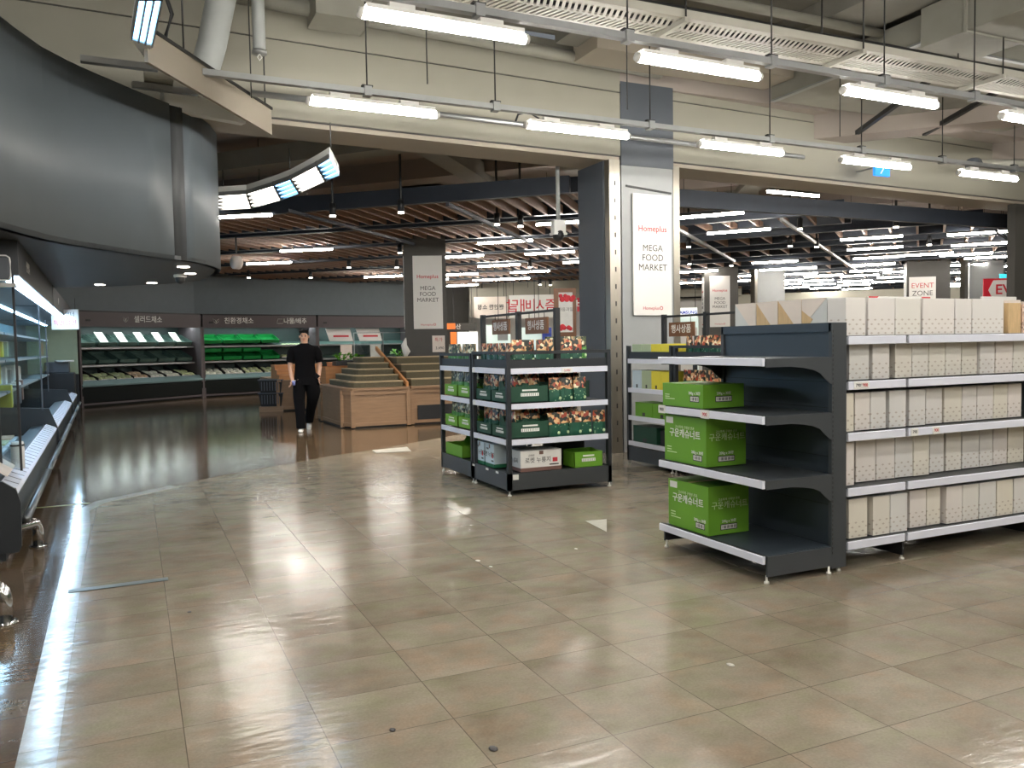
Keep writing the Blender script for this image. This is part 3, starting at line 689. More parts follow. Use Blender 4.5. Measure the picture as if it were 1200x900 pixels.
# market tube lamps, measured one by one; z is their common hanging height
LIN = [(667,260.5),(591.6,283.4),(644,296.4),(686,306.5),(718,278),(539,300.6),(584.5,311),(621,318.4),(538,321.6),(574.6,327.8),(600,326.8),(542,334.4),(608,342.4),(629,344.8),
 (829,252.5),(865,271),(908,307),(914,315.6),(869,323.5),(872,329),(818,318),(806,331.5),
 (1021,278.8),(1025,291),(1029,301.8),(1022,310),(1020,317),(1059,318),(1007.5,323),(1050,324.5),(1002,329.5),(1042,330),(1001,333.5),(1004,338.5),
 (932,314.5),(935,321),(965,323),(920,329),(956,329),(919.5,333),(960,333),(930,337),(967,337.5),
 (1149,273),(1149.5,286),(1132,298),(1086,298),(1160,301.5),(1129,310.5),(1171,312.5),(1116,319.5),(1152,320.5),(1142,326),(1174,326),(1129,332),(1162,332.5),(1112,335.5),(1140,336),(1112,339.5),(1145,340.5),
 (278,253.6),(359,293),(315,308.4),(449,324),(505,328)]
inl = thing('tube_lamp', '', 'tube light')
MB().tube([(-0.6,0,0), (0.6,0,0)], 0.025, M_TUBE_IN, 8).build('tube', inl)
MB().box((-0.6,-0.03,0.02), (0.6,0.03,0.055), M_PILLAR_B).build('housing', inl)
for s_ in (-0.4, 0.4): MB().box((s_-0.004,-0.004,0.07), (s_+0.004,0.004,1.2), M_ROD).build('hanger', inl)
LIN_S = sorted(LIN, key=lambda p: p[0])
reg = [(0, 460, 'left of the first banner pillar'), (460, 560, 'just right of the first banner pillar'), (560, 605, 'between banner pillar and dome camera'), (605, 730, 'around the dome camera pole'), (730, 900, 'just right of the big pillar banner'), (900, 985, 'over the market left of its centre'), (985, 1070, 'over the middle of the right opening'), (1070, 1300, 'towards the dark right pillar')]
first = True
for lo, hi, txt in reg:
    mem = sorted([p for p in LIN if lo <= p[0] < hi], key=lambda p: p[1])
    for j, (u, v) in enumerate(mem):
        p = at(u, v, 3.55); ang = -36 if u < 470 else (-44 if u < 730 else -51)
        lab = 'lit market tube lamp %s, %s highest there' % (txt, ORD[j])
        if first: inl.location = p; inl.rotation_euler = (0,0,math.radians(ang)); inl['label'] = lab; inl['group'] = 'tube lamps of the market'; first = False
        else: dup(inl, p, math.radians(ang), lab, 'tube lamps of the market')
p = at(930, 227, 3.95); dup(inl, p, 0.05, 'lit tube lamp just behind the header, above the black beam', 'tube lamps of the market')
p = at(300, 166, 3.60)
# unseen continuation of the lamp field over the left market, lights the produce aisle
for (x, y) in [(0.2, 13.2), (3.4, 21.5), (-0.6, 17.5), (0.4, 21.2), (5.2, 24.0)]:
    pass
SP = [(390,254),(470,250),(409,314),(364,326),(291.6,326),(468.6,297),(465,314),(582.4,264),(610,266),(565,344),(633,334),(645,334.4),(621,313.6),(807,290),(808,310),(857,312),(926,289),(937.5,269),(957,290),(1050,267),(1089,287.5)]
sp = thing('spotlight', '', 'spotlight')
MB().tube([(0,0,0.02), (0,0,0.20)], 0.05, M_BLACK, 10).build('head', sp)
MB().tube([(0,0,0.0), (0,0,0.02)], 0.045, M_SPOT, 10).build('lens', sp)
MB().box((-0.015,-0.015,0.2), (0.015,0.015,1.33), M_BLACK).build('stem', sp)
sl = bpy.data.lights.new('spot_beam', 'SPOT'); sl.energy = 150; sl.color = (1.0, 0.90, 0.78); sl.spot_size = math.radians(100); sl.spot_blend = 0.8; sl.shadow_soft_size = 0.05
for i, (u, v) in enumerate(sorted(SP)):
    lab = 'black track spotlight with lit lens, %s from the left under the market beams' % (ORD+['twenty-first'])[i]
    p = at(u, v, 3.42)
    if u < 660 and i % 2 == 0 or u in (390, 409):
        lo = bpy.data.objects.new('spot_beam', sl); COL.objects.link(lo); lo.location = p+Vector((0, 0, -0.02))
    if i == 0: sp.location = p; sp['label'] = lab; sp['group'] = 'track spotlights of the market'
    else: dup(sp, p, 0, lab, 'track spotlights of the market')

# ================================================================== NEAR GONDOLA, END UNIT
GX0, GX1 = 3.33, 3.90        # shelf front, back panel
GY0, GY1 = 3.77, 4.82
t = thing('end_shelf_unit', 'charcoal metal end shelf unit holding three green cartons and empty shelves', 'shelf unit', (GX0, GY0, 0))
W = GY1-GY0; Dp = GX1-GX0
mb = MB(); mb.box((Dp-0.02, 0.02, 0.10), (Dp, W-0.02, 1.49), M_GOND2); mb.box((Dp-0.035, 0.01, 1.49), (Dp+0.0, W-0.01, 1.545), M_GOND2)
for z in (0.42, 0.72, 1.02, 1.18): mb.box((Dp-0.022, 0.02, z), (Dp-0.019, W-0.02, z+0.004), M_BLACK)
mb.build('back_panel', t)
for y in (0.0, W-0.03):
    mb = MB(); mb.box((Dp-0.035, y, 0.03), (Dp+0.085, y+0.03, 1.545), M_GOND)
    if y == 0:
        for k in range(48): mb.box((Dp-0.030, y-0.001, 0.12+k*0.029), (Dp-0.023, y+0.002, 0.137+k*0.029), M_BLACK)
    mb.build('upright', t, 0.003)
def gusset(y, z, mb):
    pr = [(0.02, z-0.005), (Dp-0.03, z-0.005), (Dp-0.03, z-0.17), (Dp-0.05, z-0.165), (Dp-0.09, z-0.135), (Dp-0.13, z-0.10), (Dp-0.18, z-0.08), (Dp-0.26, z-0.065), (Dp-0.36, z-0.055), (0.02, z-0.055)]
    n = len(pr); vs = [(a, y, b) for a, b in pr]+[(a, y+0.004, b) for a, b in pr]
    mb.add(vs, [tuple(range(n)), tuple(range(n, 2*n))[::-1]]+[(i, (i+1) % n, (i+1) % n+n, i+n) for i in range(n)], M_GOND)
def price_rail(z, y0, y1, parent, x=0.0):
    mb = MB(); mb.profx([(0,0)]*0 or [(-0.004, z-0.048), (-0.008, z-0.046), (-0.008, z-0.003), (-0.004, z), (0.012, z), (0.012, z-0.048)], 0, y1-y0, M_RAIL)
    o = mb.build('price_rail', parent); o.data.transform(Matrix.Rotation(-PI/2, 4, 'Z')); o.data.transform(Matrix.Translation((x, y1, 0)))
    return o
for z in (1.34, 1.00, 0.62):
    mb = MB(); mb.box((0.012, 0.006, z-0.022), (Dp-0.03, W-0.006, z-0.004), M_GOND); mb.box((0.004, 0.003, z-0.004), (0.02, W-0.003, z+0.004), M_RAILE)
    gusset(0.001, z, mb); gusset(W-0.006, z, mb); mb.build('shelf', t)
    price_rail(z, 0.0, W, t)
mb = MB(); mb.box((0.012, 0.01, 0.145), (Dp-0.03, W-0.01, 0.17), M_GOND2); mb.box((0.03, 0.0, 0.045), (Dp-0.03, 0.012, 0.165), M_GOND); mb.box((0.03, W-0.012, 0.045), (Dp-0.03, W, 0.165), M_GOND)
mb.box((0.004, 0.003, 0.166), (0.02, W-0.003, 0.176), M_RAILE)
for k in range(10): mb.box((0.26+k*0.024, 0.016, 0.1695), (0.272+k*0.024, 0.024, 0.1708), M_BLACK)
mb.build('base_shelf', t); price_rail(0.172, 0.0, W, t)
for (x, y) in [(0.04, 0.02), (0.04, W-0.02), (Dp-0.06, 0.0), (Dp+0.05, 0.03), (Dp+0.05, W-0.04)]:
    MB().tube([(x, y, 0), (x, y, 0.014), (x, y, 0.016), (x, y, 0.05)], [0.016, 0.015, 0.007, 0.007], M_FOOT, 8).build('foot', t)
for (y, z, w_) in [(W-0.045, 1.003, 0.075), (W-0.52, 1.0, 0.085), (W-0.60, 0.0, 0.0)]:
    if w_:
        MB().box((-0.012, y-w_/2, z-0.052), (-0.008, y+w_/2, z+0.003), M_WHITE).build('price_tag', t)
        lettering('900', 0.032, M_INK if y > 0.8 else M_RED, t, (-0.013, y, z-0.026), FMX)

# green cartons
def barcode(parent, M3, org, w_, h_):
    mb = MB(); X = Vector(M3.col[0]); Y = Vector(M3.col[1]); N = Vector(M3.col[2]); o = Vector(org)
    def q(x0, y0, x1, y1, d, m):
        vs = [o+X*x+Y*y+N*e for e in (0, d) for x, y in ((x0,y0),(x1,y0),(x1,y1),(x0,y1))]
        mb.add(vs, [(0,3,2,1),(4,5,6,7),(0,1,5,4),(1,2,6,5),(2,3,7,6),(3,0,4,7)], m)
    q(-w_/2-0.006, -h_/2-0.006, w_/2+0.006, h_/2+0.006, 0.0006, M_INK); q(-w_/2, -h_/2, w_/2, h_/2, 0.001, M_WHITE)
    x = -w_/2+0.008; k = 0
    while x < w_/2-0.008: q(x, -h_/2+0.004, x+0.0025*(1+(k*7) % 3), h_/2-0.004, 0.0014, M_INK); x += 0.0095; k += 1
    return mb.build('barcode', parent)
def green_box(x, y0, y1, z, h, d, label, big):
    t = thing('carton', label, 'carton', (x, y0, z), 0, 'green cartons on the end shelves')
    w_ = y1-y0
    mb = MB(); mb.box((0, 0, 0), (d, w_, h), M_GREEN); mb.box((-0.001, -0.001, h*0.0), (0.0, 0, h), M_GREEN)
    mb.box((0.01, w_*0.47, h), (d-0.01, w_*0.53, h+0.001), M_KRAFT); o = mb.build('box', t, 0.003)
    if big:
        lettering('구운캐슈너트', 0.062, M_WHITETXT, t, (-0.002, w_*0.5, h*0.62), FMX, bold=0.0006)
        lettering('고소하게 구워낸 견과', 0.024, M_CREAMTXT, t, (-0.002, w_*0.5, h*0.76), FMX)
        lettering('구운캐슈너트', 0.054, M_CREAMTXT, t, (d*0.52, -0.002, h*0.60), FMY)
        lettering('고소하게 구워낸 견과', 0.02, M_CREAMTXT, t, (d*0.5, -0.002, h*0.72), FMY)
    lettering('200g x 30봉', 0.026, M_WHITETXT, t, (-0.002, w_*0.20, h*(0.27 if big else 0.62)), FMX)
    lettering('200g x 30봉', 0.024, M_WHITETXT, t, (d*0.5, -0.002, h*(0.27 if big else 0.62)), FMY)
    barcode(t, FMX, (0, w_*0.20, h*(0.16 if big else 0.38)), 0.085, 0.03); barcode(t, FMY, (d*0.5, 0, h*(0.15 if big else 0.38)), 0.125, 0.028)
    mb = MB()
    for k in range(3): mb.box((-0.0015, w_-0.03-0.05-0.03*(k == 2)*2, h*(0.30-0.055*k if big else 0.48-0.09*k)), (0.0, w_-0.03, h*(0.30-0.055*k if big else 0.48-0.09*k)+0.006), M_CREAMTXT)
    mb.build('small_print', t)
    if big: MB().box((-0.0015, w_-0.10, h-0.055), (0, w_-0.02, h-0.012), M_WHITE).build('sticker', t)
green_box(3.36, 4.37, 4.82, 1.004, 0.155, 0.335, 'low green carton on the middle shelf, topmost of the three', False)
green_box(3.36, 4.34, 4.80, 0.624, 0.315, 0.325, 'tall green carton on the second shelf from the floor', True)
green_box(3.36, 4.32, 4.76, 0.176, 0.320, 0.33, 'tall green carton on the bottom shelf, lowest of the three', True)

# ------------------------------------------------------------------ long gondola to the right
LX0, LX1 = 4.0, 8.3; LY = 3.78; LB = 4.80; LC = 4.29
t = thing('long_shelf_unit', 'long charcoal double-sided shelf run with white rails behind the end unit', 'shelf unit', (LX0, LY, 0))
L = LX1-LX0; Wd = LB-LY
mb = MB(); mb.box((0.0, LC-LY-0.02, 0.1), (L, LC-LY+0.02, 1.46), M_GOND2); mb.build('spine', t)
ZS = [1.46, 1.18, 0.86, 0.515, 0.18]
bays = [(0.0, 0.505), (0.525, 1.80), (1.82, 3.05), (3.07, L)]
for z in ZS:
    mb = MB(); mb.box((0, 0.012, z-0.022), (L, Wd-0.012, z-0.003), M_GOND); mb.box((0, 0.0, z-0.003), (L, 0.014, z+0.003), M_GOND); mb.build('shelf', t)
    for a, b in bays:
        MB().profx([(-0.004, z-0.052), (-0.008, z-0.05), (-0.008, z-0.003), (-0.004, z), (0.012, z), (0.012, z-0.052)], a+0.004, b-0.004, M_RAIL).build('price_rail', t)
for (a, b) in bays:
    MB().box((b+0.002, 0.02, 0.03), (b+0.018, Wd-0.02, 0.17), M_BLACK).build('base_bracket', t)
    MB().tube([(b+0.01, 0.03, 0), (b+0.01, 0.03, 0.014), (b+0.01, 0.03, 0.016), (b+0.01, 0.03, 0.05)], [0.016, 0.015, 0.007, 0.007], M_FOOT, 8).build('foot', t)
MB().box((0, 0.30, 0.02), (L, 0.33, 0.16), M_BLACK).build('kick_plate', t)
for (x, z, s, m) in [(4.08, 1.18, '790', M_INK), (4.14, 1.18, '900', M_RED), (4.58, 0.86, '790', M_INK), (4.78, 0.86, '900', M_RED)]:
    MB().box((x-LX0-0.032, -0.012, z-0.05), (x-LX0+0.032, -0.008, z-0.002), M_WHITE).build('price_tag', t)
    lettering(s, 0.028, m, t, (x-LX0, -0.013, z-0.026), FMY)
def carton_mesh(w_, h, d):
    mb = MB(); mb.box((0, 0, 0), (w_, d, h), M_DOTS); return mb
rows = [
 ('top shelf', 1.463, 0.235, [(4.0,4.20),(4.22,4.455),(4.46,4.69),(4.71,5.01),(5.02,5.18),(5.19,5.51)], [0.235]*6),
 ('second shelf', 1.183, 0.228, [(4.06,4.23),(4.26,4.41),(4.46,4.61),(4.615,4.765),(4.77,4.925),(4.93,5.08),(5.085,5.24),(5.27,5.42),(5.43,5.61),(5.615,5.78)], None),
 ('middle shelf', 0.863, 0.240, [(4.02,4.10),(4.11,4.24),(4.245,4.38),(4.41,4.56),(4.59,4.74),(4.745,4.90),(4.92,5.09),(5.095,5.24),(5.245,5.41),(5.415,5.56),(5.565,5.71)], None),
 ('fourth shelf', 0.518, 0.275, [(4.03,4.105),(4.12,4.29),(4.295,4.46),(4.465,4.63),(4.635,4.78),(4.785,4.92),(4.94,5.09),(5.10,5.27),(5.275,5.41),(5.415,5.56),(5.57,5.74)], None),
 ('bottom shelf', 0.183, 0.250, [(4.06,4.22),(4.27,4.42),(4.425,4.58),(4.60,4.755),(4.76,4.89),(4.95,5.105),(5.11,5.27),(5.28,5.45),(5.46,5.63),(5.64,5.80)], None)]
DPT = {'top shelf': [3.80]*6, 'second shelf': [3.86,3.85,3.87,3.87,3.87,3.87,3.89,3.87,3.87,3.87],
       'middle shelf': [3.82,3.84,3.84,3.84,3.85,3.88,3.88,3.88,3.88,3.88,3.88], 'fourth shelf': [3.84,3.90,3.90,3.90,3.89,3.93,3.93,3.94,3.94,3.95,3.95],
       'bottom shelf': [3.82,3.81,3.81,3.85,3.85,3.82,3.82,3.82,3.82,3.82]}
first = True
for nm, z, h, bx, _ in rows:
    for i, (a, b) in enumerate(bx):
        y = DPT[nm][i]; k = y/3.82; a2 = a*k; b2 = b*k-0.0015      # boxes set back on the shelf keep the edges read off the photo
        a2 = max(a2, 4.01)
        if b2-a2 < 0.03: continue
        t2 = thing('gift_carton', 'white gift carton with dotted foot on the %s, %s from the end unit' % (nm, ORD[i]), 'gift carton', (a2, y, z), 0, 'dotted white gift cartons')
        dep = 0.15 if (nm == 'top shelf' and i == 0) else 0.34; mb = MB(); wd = b2-a2; mb.box((0, 0, 0), (wd, dep, h), M_DOTS); mb.build('box', t2, 0.002)
        MB().box((0.006, 0.006, h), (wd-0.006, dep-0.006, h+0.0012), M_PALEGREY).build('lid', t2)
# blossom printed and pine cartons on the top shelf
def blossom():
    m = bpy.data.materials.new('blossom_print'); m.use_nodes = True; nt = m.node_tree; b = nt.nodes['Principled BSDF']
    tc = node(nt, 'ShaderNodeTexCoord'); n = node(nt, 'ShaderNodeTexNoise'); n.inputs['Scale'].default_value = 14; n.inputs['Detail'].default_value = 6
    nt.links.new(tc.outputs['Object'], n.inputs['Vector'])
    r = ramp(nt, n.outputs['Fac'], [(0.0, (226, 196, 178)), (0.49, (228, 200, 182)), (0.5, (96, 66, 58)), (0.515, (232, 206, 190)), (0.62, (244, 236, 228))])
    nt.links.new(r.outputs[0], b.inputs['Base Color']); return m
M_BLOSSOM = blossom()
for i, (a, b, m, zt, lab) in enumerate([(5.53, 5.66, M_KRAFT, 0.21, 'wood-toned carton beside the last dotted carton, top shelf'), (5.68, 5.98, M_BLOSSOM, 0.20, 'pink blossom printed carton at the photo edge, top shelf')]):
    t2 = thing('gift_carton', lab, 'gift carton', (a, 3.80, 1.463)); mb = MB(); mb.box((0, 0, 0), (b-a, 0.3, zt), m); mb.build('box', t2, 0.002)
    MB().box((0.004, 0.0, zt), (b-a-0.004, 0.3, zt+0.02), M_PINKCARD).build('lid', t2)
# zigzag cartons at the far side of the top shelf
def zig(y, w_, kind, lab):
    t2 = thing('gift_carton', lab, 'gift carton', (4.015, y+w_, 1.463), -PI/2, 'cartons with triangle pattern'); h = 0.245; d = 0.16
    MB().box((0, 0, 0), (w_, d, h), M_PALEGREY if kind in 'AD' else M_KRAFT).build('box', t2, 0.001)
    mb = MB()
    def tri(p, m, e): mb.add([(x_, -e, z_) for x_, z_ in p]+[(x_, 0, z_) for x_, z_ in p], [(0,1,2),(5,4,3),(0,3,4,1),(1,4,5,2),(2,5,3,0)], m)
    if kind == 'D': tri([(0, h), (w_, h), (0, 0.06)], M_PINKCARD, 0.002); tri([(0, 0.01), (0, h*0.70), (w_*0.45, h*0.45)], M_KRAFT, 0.003)
    else: tri([(0, h), (w_, h), (w_, 0.01)], M_PINKCARD, 0.002)
    mb.build('printed_triangle', t2)
zig(4.62, 0.22, 'A', 'grey and pink triangle carton at the far top end, leftmost of four'); zig(4.40, 0.215, 'B', 'wood and pink triangle carton, second of four at the top end')
zig(4.18, 0.215, 'C', 'wood and pink triangle carton, third of four at the top end'); zig(3.96, 0.215, 'D', 'grey carton with mirrored triangle, last of four at the top end')

# ================================================================== CENTRE DISPLAY RACK
def rack_module(name, label, x0, x1, y0, y1, zs, zpost, toprail, posts=True, grp=None):
    t = thing(name, label, 'display rack', (x0, y0, 0), 0, grp); w_ = x1-x0; d = y1-y0; p = 0.042
    for (x, y) in ((0, 0), (w_-p, 0), (0, d-p), (w_-p, d-p)): MB().box((x, y, 0.045), (x+p, y+p, zpost), M_RACK).build('post', t, 0.002)
    mb = MB(); mb.box((0.0, 0.0, 0.055), (w_, 0.012, 0.215), M_RACKS); mb.box((0, d-0.012, 0.055), (w_, d, 0.215), M_RACKS); mb.box((0, 0, 0.055), (0.012, d, 0.215), M_RACKS); mb.box((w_-0.012, 0, 0.055), (w_, d, 0.215), M_RACKS)
    mb.box((0.01, 0.01, 0.19), (w_-0.01, d-0.01, 0.205), M_RACK); mb.build('base_tray', t)
    for z in zs:
        mb = MB(); mb.box((0.01, 0.012, z-0.03), (w_-0.01, d-0.012, z-0.012), M_RACK)
        if z == zs[-1]: mb.box((p, 0.012, z), (w_-p, 0.024, z+0.08), M_RACK); mb.box((0.012, p, z), (0.024, d-p, z+0.08), M_RACK)
        mb.build('shelf', t)
        mb = MB(); mb.box((p, -0.006, z-0.055), (w_-p, 0.008, z-0.002), M_RAIL); mb.build('price_rail', t)
        mb = MB(); mb.box((-0.006, p, z-0.055), (0.008, d-p, z-0.002), M_RAIL); mb.build('price_rail', t)
    if toprail:
        mb = MB(); z = zpost
        mb.box((p, 0, z-0.03), (w_-p, 0.03, z), M_RACK); mb.box((p, d-0.03, z-0.03), (w_-p, d, z), M_RACK); mb.box((0, p, z-0.03), (0.03, d-p, z), M_RACK); mb.box((w_-0.03, p, z-0.03), (w_, d-p, z), M_RACK)
        mb.build('top_rail', t)
    for (x, y) in ((0.02, 0.02), (w_-0.02, 0.02), (0.02, d-0.02), (w_-0.02, d-0.02)):
        MB().tube([(x, y, 0), (x, y, 0.012), (x, y, 0.014), (x, y, 0.055)], [0.02, 0.018, 0.008, 0.008], M_FOOT, 8).build('foot', t)
    return t
RX0, RX1 = 3.19, 4.33; RZ = [0.54, 0.88, 1.215]
ra = rack_module('display_rack', 'black display rack with dark green snack trays, nearer half of the pair', RX0, RX1, 7.10, 7.99, RZ, 1.375, True, grp='racks of the centre display')
rb = rack_module('display_rack', 'black display rack with light green snack trays, farther half of the pair', RX0, RX1, 8.02, 8.98, RZ, 1.355, True, grp='racks of the centre display')
MB().box((0.045, -0.004, 0.155), (0.105, 0.0, 0.205), M_WHITE).build('price_tag', ra); MB().box((0.58, -0.012, 1.158), (0.70, -0.007, 1.205), M_WHITE).build('price_tag', ra)
lettering('5,990', 0.03, M_RED, ra, (0.64, -0.013, 1.18), FMY)
for (y, z) in [(0.82, 1.16), (0.82, 0.825), (0.25, 0.19), (0.5, 0.19), (0.86, 0.185)]: MB().box((-0.010, y-0.03, z), (-0.006, y+0.03, z+0.045 if z > 0.5 else z+0.02), M_WHITE).build('price_tag', ra)
# gantry with two wooden plaques
g = thing('sign_gantry', 'black metal frame over the centre racks that carries two brown plaques', 'sign frame', (3.76, 7.16, 1.19))
for y in (0.0, 0.88, 1.86):
    MB().box((-0.025, y-0.025, 0), (0.025, y+0.025, 0.60), M_BLACK).build('post', g)
MB().box((-0.012, 0, 0.565), (0.012, 1.86, 0.59), M_BLACK).build('crossbar', g)
def plaque(x, y, z, w_, lab, grp='brown hanging plaques'):
    t = thing('hanging_plaque', lab, 'sign', (x, y, z), 0, grp)
    MB().box((-0.012, -w_/2, 0), (0.012, w_/2, 0.165), M_BROWNB).build('board', t, 0.003)
    lettering('행사상품', 0.105, M_OFFW, t, (-0.0135, 0, 0.082), FMX, bold=0.001)
    for s in (-1, 1): MB().tube([(0, s*w_*0.35, 0.165), (0, s*w_*0.35, 0.23)], 0.004, M_ROD, 6).build('cord', t)
plaque(3.76, 7.60, 1.545, 0.50, 'brown wooden plaque hung over the nearer centre rack'); plaque(3.76, 8.50, 1.555, 0.46, 'brown wooden plaque hung over the farther centre rack')

def snack_tray(x, y, z, rz, w_, d, m, lab, grp, low=0.10, high=0.165, code=True):
    t = thing('snack_tray', lab, 'display tray', (x, y, z), rz, grp)
    mb = MB(); th = 0.006
    mb.box((0, 0, 0), (w_, d, th), m); mb.box((0, d-th, 0), (w_, d, high), m); mb.box((0, 0, 0), (w_, th, low), m)
    for s in (0, w_-th):
        mb.profx([(0, 0), (d, 0), (d, high), (d*0.75, high), (d*0.62, low), (0, low)], s, s+th, m)
    o = mb.build('tray', t)
    mb = MB(); mb.box((w_*0.30, -0.0012, low*0.70), (w_*0.70, 0, low*0.80), M_WHITETXT); mb.box((w_*0.26, -0.0012, low*0.38), (w_*0.74, 0, low*0.58), M_WHITETXT)
    for k in range(9): mb.box((w_*(0.29+0.05*k), -0.0018, low*0.40), (w_*(0.29+0.05*k+0.012), -0.0011, low*0.56), M_INK)
    if code: mb.build('print', t)
    return t
pch = {}
def pouch_proto(m, key):
    t = thing('snack_pouch', '', 'snack pouch'); mb = MB(); w_, h, d = 0.135, 0.235, 0.05
    secs = [(0.0, 1.0, 0.9), (0.2, 1.0, 1.0), (0.6, 1.0, 0.75), (0.88, 0.98, 0.25), (1.0, 1.0, 0.06)]
    vs = []; fs = []
    for (f, sw, sd) in secs:
        for k in range(8):
            a = 2*PI*(k+0.5)/8; vs.append((w_/2*sw*max(-1, min(1, 1.25*math.cos(a))), d/2*sd*math.sin(a)*1.08, h*f))
    for i in range(len(secs)-1):
        for k in range(8): fs.append((i*8+k, i*8+(k+1) % 8, (i+1)*8+(k+1) % 8, (i+1)*8+k))
    fs.append(tuple(range(8))[::-1]); fs.append(tuple(32+k for k in range(8)))
    mb.add(vs, fs, m, False); mb.build('pouch_body', t)
    MB().ball((0.045, -0.024, 0.035), 0.016, M_CREAMTXT, 8, (1, 0.2, 1)).build('badge', t)
    pch[key] = [t, False]
pouch_proto(M_POUCH, 'd'); pouch_proto(M_POUCHG, 'g')
NP = [0]
def pouch(key, x, y, z, rz, lab, grp):
    t, u = pch[key]
    if not u: pch[key][1] = True; t.location = (x, y, z); t.rotation_euler = (0, 0, rz); t['label'] = lab; t['group'] = grp; return t
    return dup(t, (x, y, z), rz, lab, grp)
# nearer rack, front face (towards the camera) and left face
for lv, (z, nm) in enumerate([(0.545, 'lower'), (0.885, 'upper')]):
    snack_tray(3.24, 7.125, z, 0, 0.40, 0.26, M_DKGREEN, 'dark green tray at the rack corner on the %s snack shelf' % nm, 'dark green trays of the centre rack', 0.155, 0.20)
    for k in range(3 if lv == 0 else 3):
        pouch('d', 3.36+0.10*k, 7.30, z+0.04, 0.05*(k-1), 'nut pouch standing in the corner tray, %s shelf, %s' % (nm, ORD[k]), 'nut pouches in the corner trays')
    xs = [3.75, 3.86, 4.0, 4.13, 4.27] if lv == 0 else [3.735, 3.87, 4.01]
    if lv == 0: xs = [3.715, 3.83, 3.955, 4.08, 4.225]
    for k, x in enumerate(xs): pouch('d', x, 7.17+(0.02 if k % 2 else 0), z-0.01, 0.06*math.sin(k*3), 'loose nut pouch on the %s snack shelf, %s right of the corner tray' % (nm, ORD[k]), 'loose nut pouches of the centre rack')
    for k in range(2):
        snack_tray(3.215, 7.155+0.40*k+0.38, z, -PI/2, 0.38, 0.22, M_DKGREEN, 'dark green tray on the left side of the nearer rack, %s shelf, %s' % (nm, ['near one', 'far one'][k]), 'dark green trays of the centre rack', 0.11, 0.18)
        for j in range(3):
            pouch('d', 3.30, 7.23+0.40*k+0.12*j, z+0.02, -PI/2+0.1*math.sin(j*5+k), 'nut pouch in a left side tray, %s shelf, %s' % (nm, ORD[k*3+j]), 'nut pouches in the left side trays')
    for k in range(2):
        snack_tray(3.215, 8.07+0.42*k+0.39, z, -PI/2, 0.39, 0.22, M_GREEN, 'bright green tray on the farther rack, %s shelf, %s' % (nm, ['near one', 'far one'][k]), 'bright green trays of the centre rack', 0.12, 0.19)
        for j in range(3):
            pouch('g', 3.30, 8.14+0.42*k+0.12*j, z+0.03, -PI/2+0.1*math.sin(j*4+k), 'pale green pouch in a bright tray, %s shelf, %s' % (nm, ORD[k*3+j]), 'pale green pouches in the bright trays')
# stock further in
for lv, (z, nm) in enumerate([(0.545, 'lower'), (0.885, 'upper')]):
    for k in range(2): snack_tray(3.50+0.41*k, 7.50, z, 0, 0.40, 0.40, M_DKGREEN, 'dark green tray deep inside the nearer rack, %s shelf, %s' % (nm, ['left', 'right'][k]), 'inner trays of the centre rack', 0.17, 0.24, False)
    for k in range(2): snack_tray(3.50+0.41*k, 8.12, z, 0, 0.40, 0.70, M_DKGREEN, 'dark green tray deep inside the farther rack, %s shelf, %s' % (nm, ['left', 'right'][k]), 'inner trays of the centre rack', 0.20, 0.26, False)
    for k in range(5): pouch('d', 3.58+0.145*k, 7.62, z+0.025, 0.1*math.sin(k*2), 'nut pouch in an inner tray, %s shelf, %s' % (nm, ORD[k]), 'nut pouches in the inner trays')
# top shelf
for k in range(5): pouch('d', 3.27+0.0*k, 7.22+0.155*k, 1.22, -PI/2+0.15*math.sin(k*3), 'nut pouch on top of the nearer rack, left edge, %s' % ORD[k], 'nut pouches on the rack top')
for k in range(6): pouch('d', 3.46+0.135*k, 7.42+0.05*(k % 2), 1.25, 0.1*math.sin(k*2.2), 'nut pouch on top of the nearer rack, middle row, %s' % ORD[k], 'nut pouches on the rack top')
for k in range(6): pouch('g', 3.27, 8.12+0.14*k, 1.22, -PI/2+0.2*math.sin(k*2), 'pale green pouch on top of the farther rack, left edge, %s' % ORD[k], 'pale green pouches on the rack top')
for k in range(5): pouch('g', 3.98+0.09*k, 7.72-0.05*(k % 2), 1.28, 0.25*math.sin(k*2.2), 'green pouch lying high at the right of the nearer rack top, %s' % ORD[k], 'green pouches on the rack top')
for k in range(3): pouch('d', 4.10+0.06*k, 7.62, 0.895, PI/2, 'pouch seen edge on at the right of the upper snack shelf, %s' % ORD[k], 'pouches seen edge on')
# cartons on the base
def nurungji(x, y, z, rz, w_, d, h, band, lab, face_txt=True):
    t = thing('carton', lab, 'carton', (x, y, z), rz, 'white cartons on the rack base')
    MB().box((0, 0, 0.035), (w_, d, h), M_BLUEW if band == M_GREENBAND else M_OFFW).build('box', t, 0.002)
    MB().box((-0.001, -0.001, 0), (w_+0.001, d+0.001, 0.036), band).build('colour_band', t)
    lettering('로켓 누룽지', 0.058, M_INK, t, (w_*0.42, -0.0015, h*0.52), FMY); lettering('간편한', 0.024, M_INK, t, (w_*0.26, -0.0015, h*0.76), FMY)
    MB().box((w_*0.45, -0.002, h*0.80), (w_*0.55, 0, h*0.97), M_BROWNBAND).build('logo_patch', t)
    MB().box((w_*0.78, -0.002, h*0.40), (w_*0.90, 0, h*0.60), M_RED).build('red_stamp', t)
    MB().box((w_*0.70, -0.0015, h*0.25), (w_*0.93, 0, h*0.31), M_INK).build('small_print', t)
    lettering('누룽지', 0.05, M_INK, t, (-0.0015, d*0.45, h*0.5), FMX)
    return t
nurungji(3.34, 7.14, 0.215, 0, 0.44, 0.30, 0.20, M_BROWNBAND, 'white rice snack carton with brown foot on the rack base corner')
